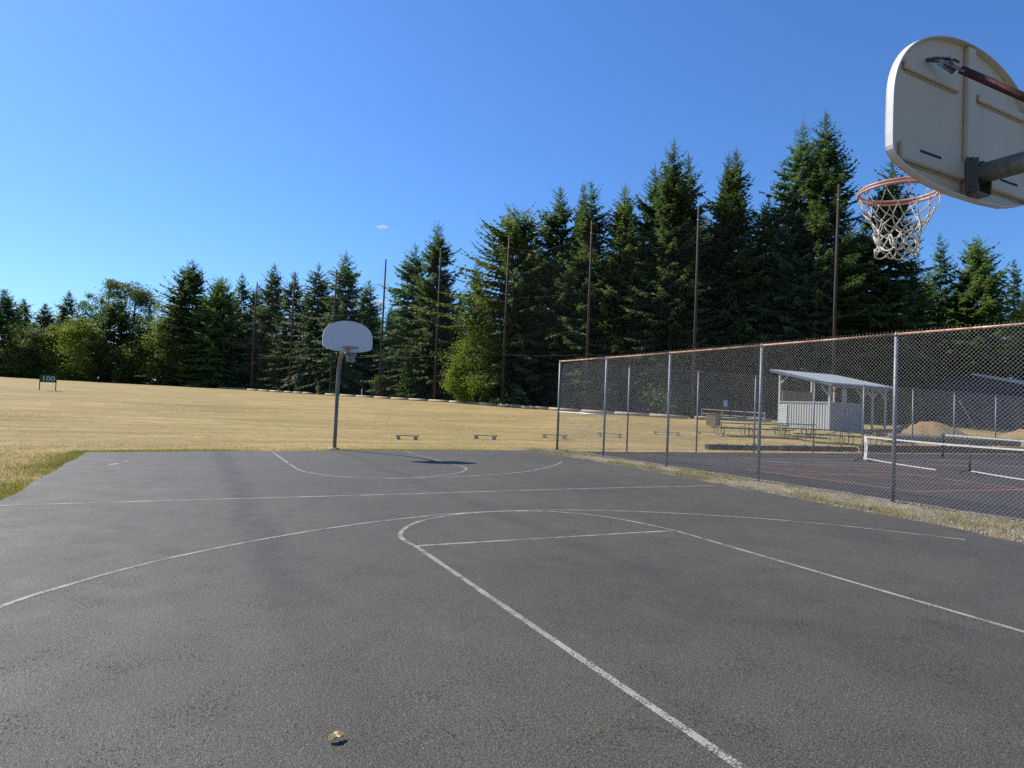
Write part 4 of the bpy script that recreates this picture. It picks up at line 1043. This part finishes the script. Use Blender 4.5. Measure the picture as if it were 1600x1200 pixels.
# ------------------------------------------------------------------ trees
FIRS=[
 (-36.3, 169.8, 18.7, 5.74, 'F', 'broad dark fir at the left edge of the photo'),
 (-34.2, 175.5, 17.6, 3.71, 'F', 'short fir top beside the leftmost dark fir'),
 (-29.4, 170.9, 16.5, 3.66, 'F', 'thin fir top in the gap above the hundred sign'),
 (-25.2, 168.7, 19.7, 4.22, 'S', 'slim ragged fir spire left of the two round-headed broadleaf trees'),
 (-15.0, 156.9, 18.0, 6.19, 'F', 'broad dark fir standing before the round-headed broadleaf trees'),
 (-1.4, 147.5, 26.5, 6.9, 'F', 'big pointed fir left of the row of net poles, highest at the left'),
 (4.2, 141.5, 22.6, 5.7, 'C', 'broad sunlit green fir beside the leftmost net pole'),
 (8.9, 146.9, 24.7, 3.83, 'S', 'narrow fir top between the two leftmost net poles'),
 (13.4, 133.4, 25.3, 4.56, 'F', 'pointed dark fir between second and third net poles from the left'),
 (16.1, 125.4, 23.0, 3.86, 'F', 'dark fir directly behind the third net pole from the left'),
 (19.5, 115.8, 23.2, 5.22, 'S', 'airy pointed fir left of the far backboard pole'),
 (22.7, 108.6, 24.5, 5.21, 'S', 'tall open-branched fir rising right above the far backboard'),
 (27.2, 115.4, 21.2, 4.2, 'F', 'lower fir shoulder right of the fir above the far backboard'),
 (30.2, 94.8, 24.7, 5.17, 'S', 'pale airy fir left of the sixth net pole from the left'),
 (31.3, 87.4, 26.3, 4.67, 'F', 'tall dark spire behind the sixth net pole from the left'),
 (42.4, 98.7, 24.1, 3.91, 'S', 'thin separate fir in the sky gap left of the dense fir wall'),
 (37.3, 74.3, 26.1, 7.43, 'C', 'wide light green fir sloping down to the bright birch'),
 (40.5, 70.4, 28.7, 4.78, 'F', 'dense fir between the seventh and eighth net poles, wider one'),
 (42.8, 67.0, 28.7, 3.22, 'F', 'narrow fir crown just left of the eighth net pole'),
 (41.8, 64.2, 27.8, 3.87, 'F', 'thin dark leader directly over the eighth net pole'),
 (43.9, 60.9, 27.0, 3.92, 'C', 'light green fir right of the eighth net pole'),
 (47.1, 59.2, 29.5, 3.77, 'F', 'fir with short crown left of the pair of tall tops'),
 (47.5, 55.5, 31.4, 4.34, 'F', 'left one of the pair of tall tops behind the ninth net pole'),
 (49.9, 55.5, 30.6, 3.96, 'S', 'right one of the pair of tall tops behind the ninth net pole'),
 (54.0, 54.6, 30.8, 3.57, 'F', 'shorter left top of the close twin firs right of the ninth net pole'),
 (52.6, 51.9, 30.5, 4.14, 'F', 'taller right top of the close twin firs right of the ninth net pole'),
 (56.7, 51.2, 24.9, 4.05, 'C', 'greyish green sparse fir below the gap left of the tallest firs'),
 (58.5, 47.7, 32.9, 5.49, 'S', 'broad fir with stepped branches, left of the tallest fir'),
 (58.5, 44.4, 33.0, 4.71, 'F', 'tallest fir in the photo, behind the rightmost net pole'),
 (63.4, 41.0, 27.8, 4.38, 'F', 'big dark fir behind the near basketball net'),
 (81.3, 45.5, 23.3, 2.67, 'S', 'slim fir spire under the near backboard'),
 (83.0, 42.5, 22.5, 4.28, 'C', 'dense cone-shaped fir at the right below the near backboard arm'),
 (100.7, 47.0, 22.6, 2.48, 'S', 'small pale fir top at the right edge of the photo'),
]
BROAD=[
 (-33.3, 166.3, 12.1, 4.04, 0.3, 'B', 'mid green broadleaf tree beside the left edge of the photo'),
 (-16.9, 154.8, 10.1, 3.42, 0.3, 'B', 'mid green broadleaf tree behind the white flag'),
 (-12.3, 150.4, 7.6, 2.85, 0.3, 'B', 'low dark green broadleaf tree right of the white flag'),
 (-2.7, 144.3, 10.7, 2.83, 0.4, 'B', 'low mid green broadleaf tree at the foot of the big pointed fir'),
 (-17.4, 166.9, 22.8, 3.43, 10.9, 'A', 'round-headed broadleaf tree, left of the tall pair over the yellow-green bushes'),
 (-11.9, 161.9, 22.2, 4.5, 9.7, 'A', 'round-headed broadleaf tree with visible trunk, right of the tall pair'),
 (-21.9, 167.1, 17.5, 2.81, 4.9, 'B', 'pale green broadleaf top beside the slim fir spire'),
 (-6.0, 148.0, 16.2, 4.44, 0.3, 'Y', 'bright yellow-green broadleaf tree left of the big pointed fir'),
 (-29.4, 159.9, 11.1, 3.66, 0.3, 'B', 'mid green broadleaf tree above the hundred sign'),
 (-25.8, 159.2, 11.2, 2.11, 0.4, 'Y', 'small yellow-green crown right above the hundred sign'),
 (-20.8, 154.4, 12.9, 4.41, 0.3, 'Y', 'yellow-green spreading tree left of the white flag'),
 (-10.1, 153.5, 13.3, 2.67, 0.3, 'B', 'mid green broadleaf tree between dark fir and bright yellow-green tree'),
 (31.9, 73.0, 13.0, 3.54, 0.3, 'Y', 'bright yellow-green birch left of the seventh net pole'),
 (29.9, 74.4, 5.1, 1.93, 0.3, 'Y', 'low bright bush at the foot of the bright birch'),
 (31.6, 93.7, 5.2, 0.89, 0.3, 'G', 'narrow bright green sapling left of the sixth net pole'),
 (33.7, 92.6, 4.7, 0.79, 0.5, 'G', 'narrow pale green sapling just right of the sixth net pole'),
 (26.6, 95.1, 3.5, 1.46, 0.5, 'Y', 'small yellow-leaved tree right of the fifth net pole'),
 (29.3, 92.7, 2.5, 1.35, 0.3, 'G', 'low green bush left of the narrow bright green sapling'),
 (52.8, 47.0, 8.6, 1.19, 5.2, 'B', 'sunlit green broadleaf shrub over the fence left of the shelter roof'),
]

def kites(P, D, Nn, ln, wd, mid=0.42):
    """leaf-shaped quads: P base points, D unit direction, Nn unit side vector, ln length, wd width"""
    n = len(P); a = P; tip = P + D * ln[:, None]
    m = P + D * (ln * mid)[:, None]; l = m + Nn * (wd / 2)[:, None]; r = m - Nn * (wd / 2)[:, None]
    V = np.stack([a, r, tip, l], 1).reshape(-1, 3); F = np.arange(4 * n).reshape(n, 4)
    return V, F
def unit(v): return v / (np.linalg.norm(v, axis=1)[:, None] + 1e-9)
def fir_crown(seed, H, Rm, kind, q):
    """whorled drooping branches, each carrying rows of flat needle sprays; q = spray coarseness"""
    rng = np.random.default_rng(seed)
    PP = []; DD = []; NN = []; LL = []; WW = []
    z = 0.035 * H + rng.uniform(0, .4); az0 = rng.uniform(0, 6)
    gap = {'F': 0.47, 'S': 0.56, 'C': 0.44}[kind] * (0.75 + 0.25 * q)
    lob = rng.uniform(0, 6.28, 3)
    while z < H * 0.97:
        t = z / H
        prof = min(1.0, (1 - t) / (0.62 if kind != 'C' else 0.55)) ** (0.84 if kind != 'C' else 0.76) * (0.88 + 0.12 * min(1, t / 0.12)) + 0.010
        nb = max(5, int(rng.integers(6, 9) - (2 if t > .9 else 0)))
        for b in range(nb):
            az = rng.uniform(0, 6.2832) if rng.random() < .5 else az0 + 2 * math.pi * b / nb + rng.normal(0, .3); zb_ = z + rng.uniform(-.5, .5) * gap
            L = Rm * prof * (rng.uniform(.62, 1.05) if rng.random() < .75 else rng.uniform(.85, 1.2)) * (1 + .14 * math.sin(az * 2 + lob[0] + t * 4) + .14 * math.sin(az * 3 + lob[1] + t * 11) + .08 * math.sin(t * 37 + lob[2]))
            if rng.random() < .07: L *= 1.22
            if kind == 'S' and rng.random() < .10: L *= .5
            L = max(L, 0.22)
            e0 = math.tan(R(-4 + 46 * t ** 1.6) + rng.normal(0, .07)); droop = (.34 if kind != 'S' else .46) * (1 - .6 * t) * rng.uniform(.7, 1.3); up = .20 * rng.uniform(.4, 1.3)
            st = 0.19 * q; n = max(5, int(L / st))
            s = np.linspace(.10, 1.0, n) + rng.normal(0, .012, n); s = np.clip(s, .05, 1.02)
            ca, sa = math.cos(az), math.sin(az)
            bend = rng.normal(0, .10); lat = bend * L * s * s
            px = ca * L * s - sa * lat; py = sa * L * s + ca * lat; pz = zb_ + L * (e0 * s - droop * s ** 2 + up * s ** 4)
            P = np.stack([px, py, pz], 1); slope = e0 - 2 * droop * s + 4 * up * s ** 3
            for side in (-1, 1, 0):
                m = n
                ang = side * R(54) + rng.normal(0, .20, m) if side else rng.normal(0, .25, m)
                dx = ca * np.cos(ang) - sa * np.sin(ang); dy = sa * np.cos(ang) + ca * np.sin(ang)
                dz = slope * np.cos(ang) - rng.uniform(.10, .55, m) * (1.0 if side else .6) - (.25 if kind == 'S' else .05)
                D = unit(np.stack([dx, dy, dz], 1))
                ln = (0.22 * q + 0.34 * min(L, 3.2) * (1.05 - s) ** .8 * (.9 if side else .5)) * rng.uniform(.65, 1.25, m)
                ln = np.minimum(ln, 1.15 * q) * (1 - .5 * float(smoothstep(.84, .99, t)))
                up_v = np.stack([rng.normal(0, .85, m), rng.normal(0, .85, m), np.ones(m)], 1)
                N = unit(np.cross(D, up_v))
                # long sprays are two overlapping sprays
                PP.append(P); DD.append(D); NN.append(N); LL.append(ln); WW.append(np.minimum(ln * .46, .23 * q) * rng.uniform(.8, 1.25, m))
                k = ln > .48 * q
                if k.any():
                    D2 = D[k].copy(); ang2 = rng.normal(0, .55, k.sum())
                    D2 = unit(D2 + N[k] * np.tan(np.clip(ang2, -1, 1))[:, None] * .7 + np.array([0, 0, -.12]))
                    P2 = P[k] + D[k] * (ln[k] * .45)[:, None]; N2 = unit(np.cross(D2, up_v[k] + rng.normal(0, .3, (k.sum(), 3))))
                    PP.append(P2); DD.append(D2); NN.append(N2); l2 = ln[k] * .72; LL.append(l2); WW.append(np.minimum(l2 * .44, .20 * q))
        z += gap * rng.uniform(.75, 1.25) * (1.0 if t < .7 else .72); az0 += 2.4
    # leader
    n = 18; zz = np.linspace(H * .955, H, n); P = np.stack([np.zeros(n), np.zeros(n), zz], 1); a = np.arange(n) * 2.4
    D = unit(np.stack([np.cos(a), np.sin(a), np.full(n, .9)], 1)); PP.append(P); DD.append(D); NN.append(unit(np.cross(D, rng.normal(0, 1, (n, 3))))); LL.append(np.linspace(.40, .13, n) * q); WW.append(np.full(n, .07 * q))
    V, F = kites(np.concatenate(PP), np.concatenate(DD), np.concatenate(NN), np.concatenate(LL), np.concatenate(WW))
    return npmesh('crown', V, F, {'F': M_FIR, 'S': M_FIRS, 'C': M_FIRC}[kind])
def trunk_mesh(H, r, seed):
    rng = np.random.default_rng(seed); n = 9
    pts = [(rng.normal(0, .04), rng.normal(0, .04), -.3 + (H * .985 + .3) * i / (n - 1)) for i in range(n)]
    return MB().tube(pts, [max(.02, r * (1 - i / (n - 1)) ** .85 + .015) for i in range(n)], 8).mesh('trunk', M_BARK)
FIR_PROTO = []
for i, (x, y, H, Rm, kind, lab) in enumerate(FIRS):
    root = empty('fir_tree', (x, y, gz(x, y) - .05), 0.0); tag(root, lab, 'fir tree', 'firs along the field edge')
    _t = np.random.default_rng(900 + i).normal(0, .014, 2); root.rotation_euler = (_t[0], _t[1], 0)
    dist = math.hypot(x, y); q = 1.0 if dist < 80 else (1.15 if dist < 105 else (1.45 if dist < 140 else 1.75))
    cm = fir_crown(100 + i, H, Rm * 1.14, kind, q); tm = trunk_mesh(H, .010 * H, i)
    link('crown', cm, root); link('trunk', tm, root); FIR_PROTO.append((x, y, H, Rm, cm, tm))
# rows hidden behind: copies that close the gaps between trunks
rngb = np.random.default_rng(77)
back = []
for i, (x, y, H, Rm, cm, tm) in enumerate(FIR_PROTO):
    d = math.hypot(x, y); ux, uy = x / d, y / d
    for k in range(2):
        s = 7 + 6.5 * k + rngb.uniform(-1, 1.5); lat = rngb.uniform(-3.5, 3.5)
        back.append((x + ux * s - uy * lat, y + uy * s + ux * lat, H * rngb.uniform(.60, .78)))
FILL =  [(31.1, 120.4, 16.7), (32.3, 115.2, 17.3), (32.5, 108.4, 17.3), (30.4, 124.0, 18.6), (-38.4, 186.7, 14.8), (-33.5, 186.4, 15.3), (-28.3, 181.6, 16.0), (-22.3, 178.5, 15.7), (-9.6, 172.1, 18.0), (-4.1, 163.7, 19.2), (1.6, 160.7, 21.7), (7.3, 154.5, 21.6), (12.0, 147.6, 22.7), (19.4, 129.5, 19.2), (23.2, 124.2, 20.3), (41.4, 103.9, 19.7), (43.0, 95.2, 18.8), (70.5, 48.7, 24.8), (73.9, 45.0, 19.2), (81.8, 47.7, 19.1), (83.3, 44.8, 18.0), (89.4, 43.9, 17.8), (90.4, 41.3, 16.7), (95.5, 40.8, 18.8), (96.6, 38.1, 18.5), (100.0, 36.3, 19.4), (-46.6, 190.7, 17.3), (-53.4, 194.1, 16.9), (65.6, 55.6, 25.7), (57.7, 61.8, 26.0), (52.9, 68.7, 26.0), (48.3, 77.7, 26.4), (44.9, 82.8, 25.1)]
HIDDEN = {0, 1, 2, 3, 4, 5, 6, 7, 8, 9, 13, 14, 15, 17, 18, 19, 20, 21, 23, 24, 25, 30, 31, 33, 35, 37, 38, 39, 40, 41, 43, 45, 46, 47, 48, 49, 50, 51, 52, 53, 55, 59, 60, 61, 62, 63, 64, 65, 70, 71, 80, 89, 90, 91, 92, 93}      # nothing of these shows
SHOWN = {22: 'dark fir showing behind the tall open-branched fir above the far backboard', 28: 'dark fir showing behind the tall dark spire at the sixth net pole', 44: 'dark fir filling behind the pair of tall tops at the ninth net pole', 56: 'dark fir filling behind the tallest fir of the photo', 58: 'dark fir filling behind the big fir behind the near basketball net', 66: 'short fir low in the sky gap right of the far backboard, leftmost there', 67: 'short fir low in the sky gap right of the far backboard, middle one there', 68: 'short fir low in the sky gap right of the far backboard, rightmost there', 78: 'fir filling the gap between second and third net poles from the left', 83: 'dark fir filling the gap just right of the tallest fir', 84: 'dark fir directly below the near basketball net', 85: 'dark fir just left of the slim spire under the near backboard', 86: 'dark fir between the slim spire and the dense cone-shaped fir at the right', 87: 'low dark fir at the foot of the dense cone-shaped fir at the right', 88: 'low dark fir below the small pale fir top at the right edge'}
for j, (x, y, H) in enumerate(back + FILL):
    src = FIR_PROTO[int(rngb.integers(0, len(FIR_PROTO)))]
    if math.hypot(x, y) < 105: src = FIR_PROTO[int(rngb.integers(16, 30))]
    rot = rngb.uniform(0, 6)
    if j in HIDDEN: continue
    root = empty('fir_tree', (x, y, gz(x, y) - .05), rot); s = H / src[2]; root.scale = (s * 1.15, s * 1.15, s)
    if j in SHOWN: tag(root, SHOWN[j], 'fir tree', 'firs along the field edge')
    else: tag(root, 'dark fir glimpsed in gaps of the row behind the front firs', 'fir tree', 'firs in the back row')
    link('crown', src[4], root); link('trunk', src[5], root)

def broadleaf(x, y, H, Rm, zb, kind, lab, seed):
    rng = np.random.default_rng(seed); dist = math.hypot(x, y); q = .16 if dist < 82 else (.20 if dist < 105 else .30)
    root = empty('broadleaf_tree' if H > 5.5 else 'broadleaf_shrub', (x, y, gz(x, y) - .05)); tag(root, lab, 'tree' if H > 5.5 else 'shrub', 'broadleaf trees and shrubs along the field edge')
    wood = MB(); tips = []; lobe = rng.uniform(0, 6.28, 2)
    Hc = H - zb; cz = zb + Hc * .52
    tr = max(.04, .014 * H)
    stems = 1 if kind in 'AG' else 3
    ends = []
    for s in range(stems):
        a = rng.uniform(0, 6.28); off = (0 if stems == 1 else .18 * Rm)
        top = np.array((off * math.cos(a) + rng.normal(0, .1 * Rm), off * math.sin(a) + rng.normal(0, .1 * Rm), zb + Hc * rng.uniform(.72, .92)))
        b0 = np.array((off * .25 * math.cos(a), off * .25 * math.sin(a), -.2)); mid = (b0 + top) / 2 + rng.normal(0, .05 * Rm, 3)
        wood.tube([b0, mid, top], [tr / math.sqrt(stems), tr * .7 / math.sqrt(stems), tr * .25], 7)
        nl = int((20 if kind == 'A' else 15) * (1 if Rm > 1.2 else .8) * (1.25 if stems == 1 else .75))
        for k in range(nl):
            t = rng.uniform(.0, 1); zz = zb * .9 + (top[2] - zb * .9) * t; w = np.clip((zz - b0[2]) / (top[2] - b0[2]), 0, 1); st = b0 + (top - b0) * w
            az = k * 2.4 + rng.normal(0, .3); fr = (zz - zb) / Hc; prof = math.sqrt(max(0.05, 1 - ((zz - cz) / (Hc * .60)) ** 2)) if kind in 'AB' else max(.12, 1.12 - fr) ** .75
            ln = Rm * prof * rng.uniform(.35, 1.1) * (1 + .28 * math.sin(az * 2 + lobe[0] + zz * 1.1) + .2 * math.sin(az * 5 + lobe[1] + zz * 2.3)); e = rng.uniform(.15, .85)
            en = st + np.array((math.cos(az) * ln, math.sin(az) * ln, ln * e * (.9 if kind != 'G' else 1.4)))
            en[2] = min(en[2], zb + Hc * .98)
            m = (st + en) / 2 + np.array((0, 0, .06 * ln)); wood.tube([st, m, en], [tr * .22, tr * .13, tr * .05], 5)
            ends += [en, st * .35 + en * .65, en + rng.normal(0, .16 * Rm, 3)]
        ends.append(top); ends.append(np.array((top[0], top[1], H - q)))
    wood.build('trunk', M_BARK, root)
    E_ = np.array(ends); per = int(np.clip(13000 / len(E_) * (.12 / q) ** .9 * min(1.6, (Rm / 2.6) ** .9 + .25), 40, 320))
    C_ = np.repeat(E_, per, 0); n = len(C_); sc_ = .19 * Rm * np.repeat(rng.uniform(.5, 1.5, len(E_)), per)
    P = C_ + rng.normal(0, 1, (n, 3)) * sc_[:, None] * np.array((1, 1, .72)); P[:, 2] = np.maximum(P[:, 2], .12)
    P = P[P[:, 2] < H + .1]; n = len(P)
    D = unit(np.stack([rng.normal(0, 1, n), rng.normal(0, 1, n), rng.normal(-.35, .6, n)], 1)); N = unit(np.cross(D, rng.normal(0, .6, (n, 3)) + np.array((0, 0, .9))))
    ln = q * rng.uniform(.7, 1.5, n)
    V, F = kites(P, D, N, ln, ln * rng.uniform(.55, .85, n), .45)
    link('crown', npmesh('crown', V, F, {'A': M_LEAF_A, 'B': M_LEAF_B, 'Y': M_LEAF_Y, 'G': M_LEAF_G, 'P': M_PINK}[kind]), root)
for i, b in enumerate(BROAD): broadleaf(*b, 300 + i)
broadleaf(27.3, 99.5, 1.7, .95, .2, 'P', 'low pinkish shrub before the grey fence right of the fifth net pole', 390)

# undergrowth along the tree feet
def undergrowth():
    rng = np.random.default_rng(55); PP = []
    E2 = [(-60, 158), (-12, 158)] + [(a, b) for a, b, _ in POLES[:-1]] + [(50.5, 43.5), (60, 37), (72, 32), (84, 26), (90, 14)]
    for (ax, ay), (bx, by) in zip(E2[:-1], E2[1:]):
        L = math.hypot(bx - ax, by - ay); nx, ny = -(by - ay) / L, (bx - ax) / L
        if ny < 0: nx, ny = -nx, -ny
        for c in range(int(L * 1.15)):
            t = rng.random(); off = rng.uniform(6.5, 15); h = rng.uniform(.8, 3.6) * (1.2 if ax < 0 else 1); r = h * rng.uniform(.5, .9)
            x, y = ax + (bx - ax) * t + nx * off, ay + (by - ay) * t + ny * off
            n = int(110 + 60 * h); P = rng.normal(0, 1, (n, 3)); P /= np.linalg.norm(P, axis=1)[:, None]; P *= rng.uniform(.55, 1.1, (n, 1)); P = P * np.array((r, r, h * .6)) + np.array((x, y, gz(x, y) + h * .5))
            PP.append(P)
    P = np.concatenate(PP); n = len(P); D = unit(rng.normal(0, 1, (n, 3))); N = unit(np.cross(D, rng.normal(0, 1, (n, 3))))
    ln = rng.uniform(.22, .5, n); V, F = kites(P, D, N, ln, ln * .6)
    o = link('undergrowth', npmesh('undergrowth', V, F, M_LEAF_B)); tag(o, 'dark tangled undergrowth along the feet of the trees', 'undergrowth', kind='stuff')
undergrowth()

# ------------------------------------------------------------------ grass and pebbles
def blades(name, P, h, w, mat, label, cat, lean=.5, seed=1):
    rng = np.random.default_rng(seed); n = len(P); a = rng.uniform(0, 6.28, n); s = np.stack([np.cos(a), np.sin(a), np.zeros(n)], 1) * (w / 2)[:, None]
    l = rng.normal(0, lean, (n, 2)); tip = P + np.stack([l[:, 0] * h, l[:, 1] * h, h], 1)
    V = np.stack([P - s, P + s, tip], 1).reshape(-1, 3); F = np.arange(3 * n).reshape(n, 3)
    o = link(name, npmesh(name, V, F, mat)); tag(o, label, cat, kind='stuff'); return o
rg = np.random.default_rng(9)
def patch(n, fx, fy, clump=0):
    x, y = fx(n), fy(n); return x, y
def noise2(x, y, s, k=0):
    return (np.sin(x * s + 1.7 * k) * np.cos(y * s * 1.3 + k) + np.sin((x + y) * s * .61 + 2.1 * k) + .6 * np.sin((x - y * 1.4) * s * 1.9 + k)) / 2.6
# green fringe left of the court
n = 20000; y = rg.uniform(6, 18.7, n); x = -2.20 - np.abs(rg.normal(0, .85, n)) ** 1.2 * (1.12 - (y - 6) / 14) - rg.uniform(0, .05, n)
k = (noise2(x, y, 1.6) + rg.normal(0, .5, n) > .0); x, y = x[k], y[k]
P = np.stack([x, y, np.full(len(x), -.035)], 1); blades('grass_fringe', P, rg.uniform(.03, .10, len(x)), rg.uniform(.006, .014, len(x)), M_GRASS_G, 'green grass fringe along the left edge of the court', 'grass', .55, 2)
n = 350; y = rg.uniform(8.5, 17.5, n); x = -2.32 - np.abs(rg.normal(0, .9, n)); k = noise2(x, y, 1.3, 2) > .05; x, y = x[k], y[k]
cl = np.stack([x, y, rg.uniform(.02, .06, len(x))], 1); D = unit(rg.normal(0, 1, (len(x), 3))); N = unit(np.cross(D, rg.normal(0, 1, (len(x), 3)))); ln = rg.uniform(.02, .035, len(x))
V, F = kites(cl, D, N, ln, ln * .9); tag(link('clover_flowers', npmesh('clover_flowers', V, F, M_CLOVER)), 'pale clover heads in the grass left of the court', 'clover', kind='stuff')
# far edge fringe and the dry field
fe = np.array([(-4.2, 18.3), (-2.2, 18.6), (.1, 19.05), (2.6, 19.39), (5.5, 19.77), (7.8, 20.05), (11.0, 20.15), (12.0, 20.6)])
n = 40000; x = rg.uniform(-2.5, 12, n); y = np.interp(x, fe[:, 0], fe[:, 1]) - .04 + np.abs(rg.normal(0, .30, n)); gm = (noise2(x, y * 2, 1.1, 1) + rg.normal(0, .4, n) > -.05) & (rg.random(n) < np.interp(x, [-3, 1, 6, 9], [1, .9, .45, .15]))
P = np.stack([x, y, np.full(n, -.035)], 1)
blades('grass_fringe', P[gm], rg.uniform(.03, .085, gm.sum()), rg.uniform(.006, .014, gm.sum()), M_GRASS_G, 'green tufts along the far edge of the court by the hoop pole', 'grass', .5, 3)
r = 18 + 34 * rg.random(130000) ** .8; a = rg.uniform(YAW - .72, YAW + .45, 130000); x, y = r * np.sin(a), r * np.cos(a)
ok = (y > np.interp(x, fe[:, 0], fe[:, 1]) + .05) & ~((x > 12.2) & (y < 20.6)) | ((x < -2.3) & (y > 8)); x, y = x[ok], y[ok]
P = np.stack([x, y, terr(x, y) - .03], 1); blades('dry_grass', P, rg.uniform(.02, .055, len(x)), rg.uniform(.008, .02, len(x)), M_GRASS_D, 'short dry tan grass of the field', 'grass', .6, 4)
n = 26000; x = rg.uniform(-9, 0, n) * 1.0 - 2.3; y = rg.uniform(7, 19, n); P = np.stack([x, y, np.full(n, -.03)], 1); blades('dry_grass', P, rg.uniform(.03, .07, n), rg.uniform(.006, .014, n), M_GRASS_D, 'dry grass left of the court mixed with the green fringe', 'grass', .6, 5)
# verge: weeds, straw, pebbles
re = np.array(RIGHT_EDGE); n = 60000; y = rg.uniform(1.5, 20.6, n); xe = np.interp(y, re[:, 1], re[:, 0]); x = xe + .03 + (12.75 - xe) * np.abs(rg.beta(1.0, 1.6, n))
g = noise2(x * 1.6, y, 1.5, 5) + rg.normal(0, .22, n) > .12 - .25 * ((x - xe) < .35)
P = np.stack([x, y, np.full(n, -.01)], 1); g &= rg.random(n) < .42
blades('verge_weeds', P[g], rg.uniform(.03, .10, g.sum()), rg.uniform(.007, .016, g.sum()), M_GRASS_G, 'green weeds growing in the gravel beside the fence', 'weeds', .6, 6)
d = ~g & (rg.random(n) < .34)
blades('verge_straw', P[d], rg.uniform(.015, .06, d.sum()), rg.uniform(.006, .014, d.sum()), M_GRASS_D, 'dry straw strewn on the gravel beside the fence', 'straw', 1.3, 7)
n = 22000; y = rg.uniform(1.5, 20.8, n); xe = np.interp(y, re[:, 1], re[:, 0]); x = xe + .03 + (12.65 - xe) * rg.random(n); s = rg.uniform(.006, .02, n) * np.where(rg.random(n) < .04, 1.8, 1)
oc = np.array([(1, 0, 0), (-1, 0, 0), (0, 1, 0), (0, -1, 0), (0, 0, .7), (0, 0, -.7)], float); fo_ = np.array([(0, 2, 4), (2, 1, 4), (1, 3, 4), (3, 0, 4), (2, 0, 5), (1, 2, 5), (3, 1, 5), (0, 3, 5)])
V = (np.stack([x, y, np.full(n, .004)], 1)[:, None, :] + oc[None] * s[:, None, None] * rg.uniform(.6, 1.3, (n, 6, 1))).reshape(-1, 3); F = (np.arange(n)[:, None, None] * 6 + fo_[None]).reshape(-1, 3)
tag(link('verge_pebbles', npmesh('verge_pebbles', V, F, M_PEBBLE)), 'small pale pebbles of the verge beside the fence', 'gravel', kind='stuff')

# ------------------------------------------------------------------ small cloud
def cloud(c, size, seed, lab):
    rng = np.random.default_rng(seed); m = MB()
    import bmesh
    bm = bmesh.new(); bmesh.ops.create_icosphere(bm, subdivisions=3, radius=1.0)
    me = bpy.data.meshes.new('cloud'); bm.to_mesh(me); bm.free()
    t = NT('cloud_vapour_%d' % seed); t.n.remove(t.b)
    pv = t.node('ShaderNodeVolumePrincipled'); pv.inputs['Color'].default_value = (1, 1, 1, 1); pv.inputs['Anisotropy'].default_value = .2
    v = t.node('ShaderNodeVectorMath', operation='LENGTH'); t.l.new(t.tc.outputs['Object'], v.inputs[0])
    fall = t.maprange(v.outputs['Value'], .25, 1.0, 1.0, 0.0)
    nz = t.noise(2.8, 7, .72, t.mapping((1, 1, 1.0)))
    den = t.math('MULTIPLY', t.maprange(t.math('MULTIPLY', fall, t.math('ADD', nz, .15)), .40, .72), .10)
    t.l.new(den, pv.inputs['Density']); t.l.new(pv.outputs[0], t.out.inputs['Volume'])
    me.materials.append(t.m); o = link('cloud', me); o.location = c; o.scale = size; o.rotation_euler = (0, 0, -YAW); tag(o, lab, 'cloud', 'small white clouds')
cloud((382, 1472, 409), (27, 18, 9), 1, 'tiny lone white cloud in the open blue sky')
cloud((385, 1479, 229), (36, 20, 20), 2, 'white cloud showing through the gap beside the fifth net pole')

# grit scattered on the asphalt
n = 700; y = rg.uniform(1.6, 12, n); x = rg.uniform(-2, 10, n); s_ = rg.uniform(.0015, .0045, n)
V = (np.stack([x, y, np.full(n, .002)], 1)[:, None, :] + oc[None] * s_[:, None, None] * rg.uniform(.6, 1.3, (n, 6, 1))).reshape(-1, 3); F = (np.arange(n)[:, None, None] * 6 + fo_[None]).reshape(-1, 3)
tag(link('grit', npmesh('grit', V, F, M_PEBBLE)), 'tiny pale grit scattered over the asphalt court', 'grit', kind='stuff')
